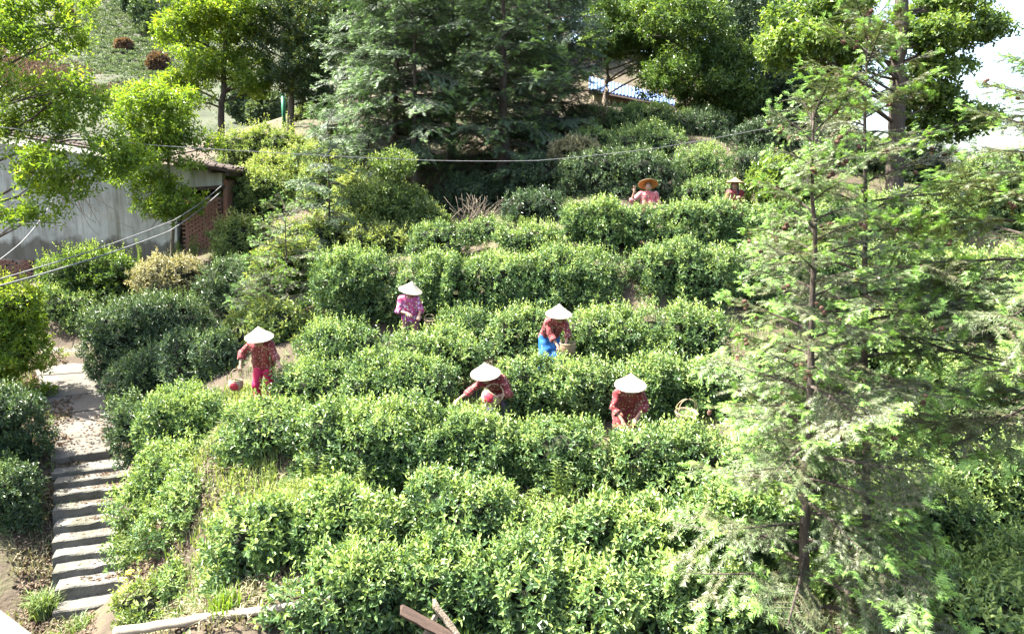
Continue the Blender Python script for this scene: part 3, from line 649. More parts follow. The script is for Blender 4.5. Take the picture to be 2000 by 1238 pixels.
    for k, (lab, a) in enumerate([('pale shrub at the corner of the house', (440, 560, 330, 440, 25)), ('bright shrub above the roof corner', (440, 600, 250, 340, 28)), ('olive shrub beside the bright one', (480, 570, 300, 380, 26.5)),
            ('shrub below the twin evergreen stems', (600, 720, 255, 330, 28)), ('shrub behind the slender young fir', (580, 700, 320, 420, 25)), ('low shrub at the foot of the slender young fir', (560, 680, 430, 500, 21)),
            ('feathery shrub beside the tall hedge', (500, 620, 470, 600, 18.5)), ('shrub under the young pale tree', (680, 810, 440, 500, 20.5)), ('grassy shrub below the brick wall', (420, 540, 430, 510, 22.5)),
            ('low leafy shrub behind the crimson picker', (470, 600, 590, 690, 16.2)), ('tall bright shrub between the roof corner and the young fir', (560, 660, 280, 400, 26)), ('bright shrub in front of the pale blue conifer', (640, 760, 340, 440, 23.5)), ('bright leafy shrub under the conifer with a bare trunk', (770, 880, 395, 470, 21.5))]):
        bush(lab, *a, 0.7, M_WEED, cat='shrub', name='shrub', group=W_, Ln=0.14, dens=62, tint0=0.45 + 0.06*(k % 4), noise=0.28, seed=300+k, shrink=0.7)
    bush('dry pinkish heap of brush below the pale leaning trunk', 1105, 1205, 208, 262, 29, 0.8, M_PALE, cat='brush heap', name='brush_heap', Ln=0.16, dens=60, noise=0.25)
    bush('dry straw coloured bush above the long dark bush', 1075, 1175, 268, 335, 23.5, 0.6, M_PALE, cat='dry bush', name='dry_bush', Ln=0.12, dens=70, noise=0.25, shrink=0.6)
    bush('dry weedy hump in front of the house', 265, 400, 500, 585, 20.5, 0.7, M_PALE, cat='dry bush', name='dry_bush', Ln=0.12, dens=90, tint0=0.5, noise=0.25)
trees()

# ------------------------------------------------------------------ firs
def fir_branch(seed, L=1.4, nl=0.05, nw=0.005, step=0.0075, tw=0.055, droop=0.25, young=0.3, dead=0.0):
    """one drooping branch along +x with two-ranked twigs of needles; returns geometry and twig tips"""
    rng = np.random.default_rng(seed); g = Geo(); gs = Geo(); tips = []
    def axis_pts(a, d, ln, dr, n=8, curl=0.0):
        t = np.linspace(0, 1, n)[:, None]
        return a + d*ln*t + np.array([0, 0, -1.0])*dr*ln*t**2 + np.array([0, 0, 1.0])*curl*ln*t**4
    main = axis_pts(np.zeros(3), np.array([1, 0, 0.28]), L, droop, 12, 0.12)
    gs.tube(main, np.linspace(0.022, 0.006, 12)*L/1.4, 5, 0.05, 1)
    def needles(pts, tint, side):
        ln = np.linalg.norm(np.diff(pts, axis=0), axis=1).sum(); n = max(4, int(ln/step))
        t = np.linspace(0.04, 1, n); seg = t*(len(pts)-1); i = np.minimum(seg.astype(int), len(pts)-2); f = (seg-i)[:, None]
        p = pts[i]*(1-f) + pts[i+1]*f; d = unit(pts[i+1]-pts[i])
        for sg in (-1, 1):
            s_ = unit(side + rng.normal(0, 0.22, (n, 3)))
            nd = unit(s_*sg*0.85 + d*0.55 + np.array([0, 0, -0.12]) + rng.normal(0, 0.10, (n, 3)))
            w = np.cross(nd, unit(np.cross(d, s_) + rng.normal(0, 0.3, (n, 3)))); w = unit(w)
            l = nl*rng.uniform(0.75, 1.15, n)*(1 - 0.45*np.abs(2*t-1)**4)
            e = p + nd*l[:, None] + np.array([0, 0, -0.10])*l[:, None]
            V = np.stack([p - w*nw*0.5, p + w*nw*0.5, e], 1); b = np.arange(n)[:, None]*3
            g.add(V.reshape(-1, 3), b + np.array([[0, 1, 2]]), np.repeat(np.clip(tint + rng.normal(0, 0.07, n) + 0.12*(t-0.5), 0, 1), 3))
    x = 0.14*L; k = 0
    while x < L*0.99:
        f = x/L; q = f*11; i = min(int(q), 10); a = main[i]*(1-(q-i)) + main[i+1]*(q-i); d0 = unit(main[i+1]-main[i])
        for sg in (-1, 1):
            if rng.random() < 0.18: continue
            ln = L*(0.10 + 0.32*math.sin(math.pi*min(1, (1.06-f)*1.0))**0.8)*rng.uniform(0.6, 1.15)*(0.55 if f > 0.85 else 1)
            d = unit(d0*0.75 + np.array([0, sg, 0])*0.8 + np.array([0, 0, rng.normal(0.02, 0.18)]))
            pts = axis_pts(a, d, ln, rng.uniform(0.15, 0.55), 6, rng.uniform(0, 0.25))
            gs.tube(pts, np.linspace(0.005, 0.002, 6)*L/1.4, 3, 0.05, 1, False)
            side = unit(np.cross(d, [0, 0, 1.0]))
            tint = rng.uniform(0.15, 0.55) if rng.random() > dead else 0.0
            needles(pts, tint, side); tips.append(pts[-1])
            if ln > 0.16*L and rng.random() < 0.75:     # forked tip
                for s2 in (-1, 1):
                    dd = unit(d + side*s2*0.8); q2 = axis_pts(pts[3], dd, ln*rng.uniform(0.35, 0.6), 0.35, 5, 0.1)
                    needles(q2, tint, unit(np.cross(dd, [0, 0, 1.0]))); gs.tube(q2, 0.002*L/1.4, 3, 0.05, 1, False); tips.append(q2[-1])
            if rng.random() < young + 0.35*(f > 0.6) and dead == 0:       # bright new growth: a small upright tuft at the tip
                for _ in range(4):
                    dd = unit(d*0.8 + rng.normal(0, 0.5, 3) + np.array([0, 0, 0.45])); q2 = axis_pts(pts[-1], dd, nl*rng.uniform(1.5, 2.5), 0.2, 4)
                    needles(q2, rng.uniform(0.85, 1.0), unit(np.cross(dd, [0, 0.2, 1.0])))
        x += tw*L*rng.uniform(0.7, 1.3); k += 1
    needles(main[5:], 0.5, np.array([0, 1.0, 0]))
    V, F = gs.V, gs.F
    for v, f, m in zip(gs.V, [None]*len(gs.V), [None]*len(gs.V)): pass
    base = g.n
    g.V += gs.V; g.F += [f + base for f in gs.F]; g.M += gs.M; g.T += gs.T; g.n += gs.n
    return g, np.array(tips)

def cone_mesh():
    g = Geo(); rng = np.random.default_rng(4)
    prof = [(0.0, -0.020), (0.010, -0.017), (0.016, -0.006), (0.0165, 0.004), (0.011, 0.015), (0.0, 0.022)]
    g.lathe(prof, 8)
    for k in range(46):
        z = -0.017 + 0.036*k/46; r = 0.0165*math.sqrt(max(0.05, 1-((z-0.0)/0.022)**2)); a = k*2.4
        o = np.array([math.cos(a), math.sin(a), 0]); t = np.array([-math.sin(a), math.cos(a), 0])
        b = o*r*0.85 + np.array([0, 0, z])
        g.add([b - t*0.006, b + t*0.006, b + o*0.009 + np.array([0, 0, -0.006])], [[0, 1, 2]])
    return g.mesh('cone', M_CONE)

BR_N = []; BR_F = []; BR_D = []
def make_branches():
    for k in range(7): g, t = fir_branch(500+k, 1.3, 0.062, 0.0105, 0.0125, 0.070, 0.22+0.05*(k % 3)); BR_N.append((g.mesh('branch', [M_FIR, M_BARK]), t, 1.3))
    for k in range(2): g, t = fir_branch(520+k, 1.0, 0.045, 0.005, 0.012, 0.08, 0.5, 0, 1.0); BR_D.append((g.mesh('branch', [M_DRY, M_BARK]), t, 1.0))
    for k in range(6): g, t = fir_branch(540+k, 2.4, 0.10, 0.014, 0.019, 0.05, 0.25+0.06*(k % 3), 0.35); BR_F.append((g.mesh('branch', [M_FIRB, M_BARK]), t, 2.4))
make_branches()
CONE = cone_mesh()

def fir(label, trunk, r0, BR, lmin, lmax, n, group, seed, cones=0, name='fir_tree', start=0.1, bark=M_BARK, dead=0, full=1.0, pitch=(0.25, -0.25), azbias=None, top=1.0):
    rng = np.random.default_rng(seed); tp = [P(*q) for q in trunk]
    foot = on_ground(tp[0].x, tp[0].y); tp[0] = Vector((tp[0].x, tp[0].y, foot.z-0.2))
    root = empty(name, foot, label, 'fir', group); off = np.array(foot)
    pts = []
    for a, b in zip(tp[:-1], tp[1:]):
        for f in np.linspace(0, 1, 7)[:-1]: pts.append(np.array(a.lerp(b, float(f))))
    pts.append(np.array(tp[-1])); pts = np.array(pts); pts[1:-1, :2] += rng.normal(0, r0*0.15, (len(pts)-2, 2))
    rad = np.linspace(r0, 0.008, len(pts))
    g = Geo(); g.tube(pts, rad, 9); link('trunk', g.mesh('trunk', bark, True, off), root)
    H = pts[-1, 2]-pts[0, 2]; spots = []
    az = rng.uniform(0, 6.28)
    for i in range(n):
        f = start + (1-start)*(i+rng.uniform(-0.4, 0.4))/n
        f = min(max(f, 0.02), 0.985)
        z = pts[0, 2] + f*H; k = int(np.clip(np.searchsorted(pts[:, 2], z), 1, len(pts)-1))
        u = (z-pts[k-1, 2])/(pts[k, 2]-pts[k-1, 2]+1e-6); p = pts[k-1]*(1-u) + pts[k]*u
        az += 2.4 + rng.normal(0, 0.35)
        ff = min(max((f-start)/(1-start), 0.0), 1.0)
        ln = (lmax + (lmin-lmax)*ff**1.6)*rng.uniform(0.75, 1.2)*full
        me, tips, L0 = (BR_D if (dead and i < dead) else BR)[rng.integers(len(BR_D if (dead and i < dead) else BR))]
        s = ln/L0
        pt = pitch[1] + (pitch[0]-pitch[1])*ff + rng.normal(0, 0.10) + (0.5*max(0, ff-0.85)/0.15)
        o = link('branch', me, root); o.location = Vector(p - off)
        o.rotation_euler = (rng.normal(0, 0.25), -pt, az); o.scale = (s, max(s, 0.55)*rng.uniform(0.9, 1.1), max(s, 0.6))
        spots.append((o, tips))
    if cones:
        M = []
        for o, tips in spots:
            m = Matrix.LocRotScale(o.location, o.rotation_euler, o.scale)
            for t in tips: M.append(m @ Vector(t))
        M = [q for q in M if q.z > H*0.38]
        done = 0
        while done < cones:
            q = M[rng.integers(len(M))]
            for _ in range(rng.integers(1, 4)):
                c = link('cone', CONE, root); c.location = q + Vector(rng.normal(0, 0.022, 3)); c.rotation_euler = tuple(rng.uniform(0, 6.28, 3))
                sc = rng.uniform(0.8, 1.25); c.scale = (sc, sc, sc*1.1); done += 1
    return root

def firs():
    fir('tall fir covered in brown cones, nearest the wide basket', [(1566,1300,7.0),(1572,1000,7.0),(1590,560,7.0),(1588,215,7.0)], 0.065, BR_N, 0.38, 1.30, 72, 'cone bearing firs before the tea rows', 71, 130, start=0.05, dead=10)
    fir('taller fir with its tip before the maple trunk', [(1695,1250,8.6),(1692,1000,8.6),(1688,500,8.6),(1692,45,8.6)], 0.075, BR_N, 0.45, 1.35, 66, 'cone bearing firs before the tea rows', 72, 110, start=0.30)
    fir('cone bearing fir cut by the frame edge', [(2075,1300,7.2),(2070,900,7.2),(2062,480,7.2),(2060,110,7.2)], 0.07, BR_N, 0.55, 1.45, 52, 'cone bearing firs before the tea rows', 73, 80, start=0.42)
    C = 'blue green conifers in the wood'
    fir('thick trunked conifer in the middle of the wood', [(982,412,24.5),(982,200,24.5),(984,-160,24.5)], 0.26, BR_F, 1.2, 2.1, 84, C, 81, start=0.12, bark=M_BARK)
    fir('pale blue conifer lit along its open side', [(772,420,24.8),(772,200,24.8),(778,-120,24.8)], 0.16, BR_F, 1.0, 2.0, 84, C, 82, start=0.16)
    fir('conifer with a thin bare lower trunk', [(812,438,23.8),(810,250,23.8),(806,-100,23.8)], 0.14, BR_F, 1.2, 1.8, 52, C, 83, start=0.36)
    fir('conifer between the thick trunk and the bare one', [(885,400,26.5),(885,200,26.5),(885,-150,26.5)], 0.17, BR_F, 1.1, 1.9, 74, C, 84, start=0.18)
    fir('conifer beside the heap of dry brush', [(1070,330,27.5),(1072,150,27.5),(1075,-140,27.5)], 0.18, BR_F, 1.2, 2.0, 76, C, 85, start=0.10)
    fir('conifer deep in the wood behind the thick trunk', [(1010,330,30.5),(1010,150,30.5),(1010,-150,30.5)], 0.2, BR_F, 1.6, 2.6, 70, C, 86, start=0.1)
    fir('conifer at the edge of the evergreens', [(715,370,27.5),(715,200,27.5),(712,-80,27.5)], 0.15, BR_F, 1.2, 2.0, 64, C, 87, start=0.2)
    Y_ = 'young firs on the sunny bank'
    fir('slender young fir with a thin dark stem', [(645,492,20.8),(643,400,20.8),(641,235,20.8)], 0.04, BR_F, 0.5, 1.25, 30, Y_, 91, start=0.10)
    fir('small feathery fir beside the tall hedge end', [(560,610,17.6),(560,520,17.6),(556,400,17.6)], 0.03, BR_N, 0.4, 1.15, 34, Y_, 92, start=0.06)
    fir('low feathery fir above the crimson picker', [(520,660,16.4),(520,600,16.4),(522,520,16.4)], 0.03, BR_N, 0.4, 1.0, 26, Y_, 93, start=0.06)
firs()

# ------------------------------------------------------------------ far hillside with its terraces
def far_hill():
    U = np.linspace(-700, 900, 90); Vv = np.linspace(0, 1, 60)
    nz = Noise(np.random.default_rng(8), 14)
    V = []
    for v in Vv:
        for u in U:
            p = P(u, 300 - 620*v, 52 + 95*v); q = np.array(p); q[2] += nz(q)*0.7; V.append(q)
    n, m = len(Vv), len(U); i = np.arange(n-1)[:, None]; j = np.arange(m-1)[None]
    F = np.stack([i*m+j, i*m+j+1, (i+1)*m+j+1, (i+1)*m+j], -1).reshape(-1, 4)
    g = Geo(); g.add(V, F); tag(link('far_hillside', g.mesh('far_hillside', M_FHILL, True)), 'distant terraced hillside above the house', None, None, 'structure')
    def hp(px, py):
        v = (300-py)/620; return P(px, py, 52 + 95*v)
    # tea rows: diagonal lines running down to the right
    rng = np.random.default_rng(9)
    for k in range(15):
        c = -95 + k*17; xa = max(120 - k*3, 150 - max(0, c)*0.3); xb = 345 - k*1.5
        xs = np.linspace(xa, xb, 16)
        blobs = []
        for x in xs:
            y = 0.62*(x-150) + c + rng.normal(0, 1.2); q = hp(x, y); s = q.y/80
            blobs.append((q.x, q.y, q.z+0.35, 1.0*s, 0.4*s, 0.22*s))
        mid = hp((xa+xb)/2, 0.62*((xa+xb)/2-150)+c)
        where = 'uppermost' if k == 0 else 'lowest' if k == 11 else None
        root = empty('distant_tea_row', mid, 'thin distant tea row running down the far hillside', 'tea row', 'tea rows on the far hillside')
        p = np.array(blobs); w = rng.integers(0, len(p), 600); S = unit(rng.normal(size=(600, 3))); S[:, 2] = np.abs(S[:, 2])
        pts = p[w, :3] + S*p[w, 3:]; gg = Geo(); shoots(gg, rng, pts, S + np.array([0, 0, 0.8]), 5, 0.15, 0.26, 0.13, np.clip(0.45 + 0.5*S[:, 2]*rng.random(600), 0, 1), False)
        link('foliage', gg.mesh('foliage', M_FAR, False, np.array(mid)), root)['kind'] = 'stuff'
    # scrub and grass over the slope
    def scatter(n, fn, mat, nm, lab, Ls, kd='stuff', K=4):
        pts = np.array([fn() for _ in range(n)]); gg = Geo()
        shoots(gg, rng, pts, np.array([0, -0.3, 1.0]) + rng.normal(0, 0.4, pts.shape), K, Ls*0.8, Ls, Ls*0.3, rng.random(n), False)
        o = link(nm, gg.mesh(nm, mat)); tag(o, lab, None, None, kd)
    def brown():
        x = rng.uniform(-60, 265); y = 60 + 0.47*x + rng.uniform(0, 110)*max(0.1, (1-x/330)); return np.array(hp(x, y))
    scatter(8000, brown, M_DRY, 'dry_scrub', 'dry brown scrub on the lower terraces of the far hillside', 0.5)
    def green(): return np.array(hp(rng.uniform(-120, 700), rng.uniform(-60, 290)))
    scatter(1500, green, M_FAR, 'hillside_grass', 'pale green grass over the far hillside', 0.4)
    G = 'trees on the far hillside'
    def htree(lab, px, py, w, h, mat, n, seed, tint=0.35):
        q = hp(px, py + h); rr = np.random.default_rng(seed); root = empty('hillside_tree', q, lab, 'tree', G); off = np.array(q)
        c = np.array(P(px, py, q.y)); s = mpp(q.y); R = np.array([w*s, w*s*0.8, h*s])
        gt = Geo(); gt.tube([np.array(q)-[0, 0, 0.5], c], [0.25, 0.1], 6); link('trunk', gt.mesh('trunk', M_BARK, True, off), root)
        B = [(*(c + unit(rr.normal(size=3))*R*0.8*rr.random()**0.4), *(R*0.30*rr.uniform(0.6, 1.5))) for _ in range(n)]
        Bn = np.array(B); w_ = rr.integers(0, n, 1000); S = unit(rr.normal(size=(1000, 3))); p = Bn[w_, :3] + S*Bn[w_, 3:]
        gg = Geo(); shoots(gg, rr, p, S + np.array([0, 0, 0.5]), 5, 0.3, 0.46, 0.24, np.clip(tint + rr.normal(0, 0.15, 1000), 0, 1), False)
        link('crown', gg.mesh('crown', mat, False, off), root)['kind'] = 'stuff'
    htree('dark tree cluster high on the far hillside', 310, 30, 48, 50, M_TEAD, 16, 41, 0.55)
    htree('dark tree lower on the far hillside', 370, 60, 38, 45, M_TEAD, 14, 42, 0.6)
    htree('grey green tree at the top edge of the far hillside', 265, 10, 30, 40, M_FAR, 10, 43, 0.2)
    htree('russet bush among the distant tea rows', 242, 92, 11, 12, M_RUST, 16, 44, 0.5)
    htree('dark russet bush beside the sunlit tree', 312, 126, 18, 20, M_RUST, 18, 45, 0.3)
    htree('small russet tree high above the brown terraces', 128, 30, 14, 18, M_RUST, 8, 46, 0.6)
    htree('distant shrub seen past the straight dark trunk', 480, 200, 40, 40, M_FAR, 10, 47, 0.6)
    htree('distant shrub seen beside the green post', 520, 215, 36, 40, M_FAR, 10, 48, 0.7)
far_hill()

# ------------------------------------------------------------------ the old house
def prism(g, pts2, Y0, Y1, mi=0):
    n = len(pts2); A = [P(x, y, Y0) for x, y in pts2]; B = [Vector((a.x, Y1, a.z)) for a in A]
    g.add([tuple(v) for v in A+B], [list(range(n))], mi=mi); g.add([tuple(v) for v in A+B], [[n+k for k in range(n)][::-1]], mi=mi)
    g.add([tuple(v) for v in A+B], [[i, n+i, n+(i+1) % n, (i+1) % n] for i in range(n)], mi=mi)
def stained_plaster():
    m = M_PLAST; N = m.node_tree.nodes; L = m.node_tree.links
    b = [n for n in N if n.type == 'BSDF_PRINCIPLED'][0]; src = b.inputs['Base Color'].links[0].from_socket
    tc = N.new('ShaderNodeTexCoord'); sx = N.new('ShaderNodeSeparateXYZ'); L.new(tc.outputs['Object'], sx.inputs[0])
    n = N.new('ShaderNodeTexNoise'); n.inputs['Scale'].default_value = 1.3; n.inputs['Detail'].default_value = 7; L.new(tc.outputs['Object'], n.inputs[0])
    ad = N.new('ShaderNodeMath'); ad.operation = 'MULTIPLY_ADD'; ad.inputs[1].default_value = -1.6; L.new(n.outputs['Fac'], ad.inputs[0]); L.new(sx.outputs['Z'], ad.inputs[2])
    r = ramp(N, [(0.42, (1, 1, 1)), (0.52, (0, 0, 0))]); 
    mp = N.new('ShaderNodeMapRange'); mp.inputs[1].default_value = -1.0; mp.inputs[2].default_value = 1.2; L.new(ad.outputs[0], mp.inputs[0]); L.new(mp.outputs[0], r.inputs[0])
    mx = N.new('ShaderNodeMix'); mx.data_type = 'RGBA'; L.new(r.outputs[0], mx.inputs[0]); L.new(src, mx.inputs[6]); mx.inputs[7].default_value = (0.11, 0.105, 0.085, 1)
    mp2 = N.new('ShaderNodeMapping'); mp2.inputs['Scale'].default_value = (2.6, 2.6, 0.22); L.new(tc.outputs['Object'], mp2.inputs[0])
    n2 = N.new('ShaderNodeTexNoise'); n2.inputs['Scale'].default_value = 1.0; n2.inputs['Detail'].default_value = 9; n2.inputs['Roughness'].default_value = 0.7; L.new(mp2.outputs[0], n2.inputs[0])
    r2 = ramp(N, [(0.46, (1, 1, 1)), (0.66, (0.50, 0.48, 0.42))]); L.new(n2.outputs['Fac'], r2.inputs[0])
    m2 = N.new('ShaderNodeMix'); m2.data_type = 'RGBA'; m2.blend_type = 'MULTIPLY'; m2.inputs[0].default_value = 1; L.new(mx.outputs[2], m2.inputs[6]); L.new(r2.outputs[0], m2.inputs[7])
    L.new(m2.outputs[2], b.inputs['Base Color'])
stained_plaster()
def bricks_in(root, x0, x1, y0, y1, Y, off, rng, drop=0.0):
    a = P(x0, y1, Y); b = P(x1, y0, Y); bw, bh = 0.225, 0.068
    ms = []
    for k in range(5):
        g = Geo(); e = rng.normal(0, 0.003, (8, 3)); hx, hy, hz = 0.104, 0.05, 0.0285
        K = np.array([[x, y, z] for x in (-hx, hx) for y in (-hy, hy) for z in (-hz, hz)]) + e
        g.add(K, [[0,1,3,2],[4,6,7,5],[0,4,5,1],[2,3,7,6],[0,2,6,4],[1,5,7,3]]); ms.append(g.mesh('brick', M_BRICK))
    r = 0; z = a.z + bh/2
    while z < b.z - bh/2 + 0.02:
        x = a.x + (bw/2 if r % 2 == 0 else bw)
        while x < b.x - bw*0.4:
            if rng.random() >= drop:
                o = link('brick', ms[rng.integers(5)], root); o.location = (x - off[0], Y + rng.normal(0, 0.006) - off[1], z - off[2]); o.rotation_euler = (0, 0, rng.normal(0, 0.012))
            x += bw
        z += bh; r += 1
def house():
    rng = np.random.default_rng(14); Y = 24.0
    root = empty('old_house', P(200, 520, Y), 'old grey plastered house with a tiled roof and an exposed brick end', 'house'); off = np.array(root.location)
    g = Geo(); prism(g, [(-200,600),(346,600),(346,368),(434,362),(434,338),(390,329),(0,281),(-200,256)][::-1], Y, Y+0.28)
    link('wall', g.mesh('wall', M_PLAST, False, off), root)
    g = Geo(); prism(g, [(436,560),(444,560),(444,352),(436,350)][::-1], Y-0.02, Y+5.5); link('side_wall', g.mesh('side_wall', M_BRICK, False, off), root)
    g = Geo(); prism(g, [(350,560),(436,560),(436,364),(350,366)][::-1], Y+2.2, Y+2.4); link('dark_interior', g.mesh('dark_interior', M_DARKW, False, off), root)  # dark sheet standing in for the shade inside the opening
    g = Geo(); prism(g, [(362,560),(435,560),(435,385),(362,385)][::-1], Y+0.10, Y+0.26); pan = link('brick_panel', g.mesh('brick_panel', M_MORT, False, off), root)
    bricks_in(pan, 361, 436, 386, 505, Y+0.075, off, rng)
    g = Geo(); prism(g, [(352,374),(440,368),(440,362),(352,368)], Y-0.03, Y+0.3); link('lintel', g.mesh('lintel', M_DARKW, False, off), root)
    g = Geo(); prism(g, [(-40,600),(70,600),(74,512),(-40,500)][::-1], Y-0.04, Y+0.01); fp = link('bare_masonry', g.mesh('bare_masonry', M_MORT, False, off), root)
    bricks_in(fp, -40, 70, 506, 572, Y-0.05, off, rng, 0.12)
    # roof slab, battens and tiles; the slope falls to the right
    A = P(-210, 228, Y); B = P(462, 338, Y); d = (B - A); d.y = 0; L = d.length; d.normalize(); nrm = Vector((-d.z, 0, d.x))
    if nrm.z < 0: nrm = -nrm
    Y0, Y1 = Y-0.5, Y+6.0
    g = Geo(); V = []
    for yy in (Y0, Y1):
        for q in (A, B):
            for s in (0, 0.05): p = q + nrm*s; V.append((p.x, yy, p.z))
    g.add(V, [[0,2,3,1],[4,5,7,6],[0,1,5,4],[2,6,7,3],[1,3,7,5],[0,4,6,2]]); rf = link('roof', g.mesh('roof', M_DARKW, False, off), root)
    gt = Geo(); th = np.linspace(0.15, np.pi-0.15, 7); r = 0.115; l = 0.30
    Vt = [];
    for s, t in ((-l/2, 0.0), (l/2, 0.03)):
        for rr in (r, r-0.016):
            for a in th: Vt.append((s, rr*math.cos(a), rr*math.sin(a)*0.65 + t))
    n = 7; Ft = []
    for k in range(n-1): Ft += [[k, k+1, 2*n+k+1, 2*n+k], [n+k, 3*n+k, 3*n+k+1, n+k+1], [k, n+k, n+k+1, k+1], [2*n+k, 2*n+k+1, 3*n+k+1, 3*n+k]]
    gt.add(Vt, Ft); me = gt.mesh('tile', M_TILE)
    ang = math.atan2(-d.z, d.x)
    cols = 10
    for c in range(cols):
        for k in range(int(L/0.26)):
            if c > 1 and k < int(L/0.26) - 6: continue
            p = A + d*(k*0.26 + 0.2) + nrm*0.07
            o = link('tile', me, rf); o.location = Vector((p.x, Y0 + 0.1 + c*0.235, p.z + (0.0 if c % 2 else 0.03))) - Vector(off); o.rotation_euler = (rng.normal(0, 0.04), ang + rng.normal(0, 0.03), rng.normal(0, 0.05))
    for k in range(4):
        g = Geo(); p = B - d*(0.12 + k*0.55) - nrm*0.06; g.box((p.x, (Y0+Y1)/2, p.z), (0.05, (Y1-Y0)/2-0.03, 0.05)); link('batten', g.mesh('batten', M_DARKW, False, off), rf)
    # house up the slope
    Yb = 37.0; root = empty('blue_roofed_house', P(1235, 232, Yb), 'small cream walled house under a pale blue sheet roof', 'house'); off = np.array(root.location)
    g = Geo(); prism(g, [(1160,300),(1310,300),(1310,210),(1305,203),(1240,190),(1160,180)][::-1], Yb, Yb+4.0); link('wall', g.mesh('wall', M_CREAM, False, off), root)
    a0 = P(1150, 173, Yb-0.5); a1 = P(1318, 205, Yb-0.5); b0 = P(1150, 146, Yb+4.2) ; b1 = P(1318, 174, Yb+4.2)
    n = 100; g = Geo(); V = []
    for i in range(n+1):
        f = i/n; w = 0.035*math.sin(i*math.pi/2) + (0.03 if i % 4 == 0 else 0)
        for q0, q1, dz in ((a0, a1, 0), (b0, b1, 0), (b0, b1, -0.06), (a0, a1, -0.06)):
            q = q0.lerp(q1, f); V.append((q.x, q.y, q.z + (w if dz == 0 else w) + dz))
    F = []
    for i in range(n):
        for j in range(4): F.append([i*4+j, (i+1)*4+j, (i+1)*4+(j+1) % 4, i*4+(j+1) % 4])
    g.add(V, F); link('roof', g.mesh('roof', M_BLUE, False, off), root)
    g = Geo(); 
    for f in (0,): 
        pts = [a0.lerp(a1, t) + Vector((0, 0.04, -0.14)) for t in np.linspace(0, 1, 8)]; g.tube(pts, 0.09, 6)
    link('fascia', g.mesh('fascia', M_DARKW, False, off), root)
house()

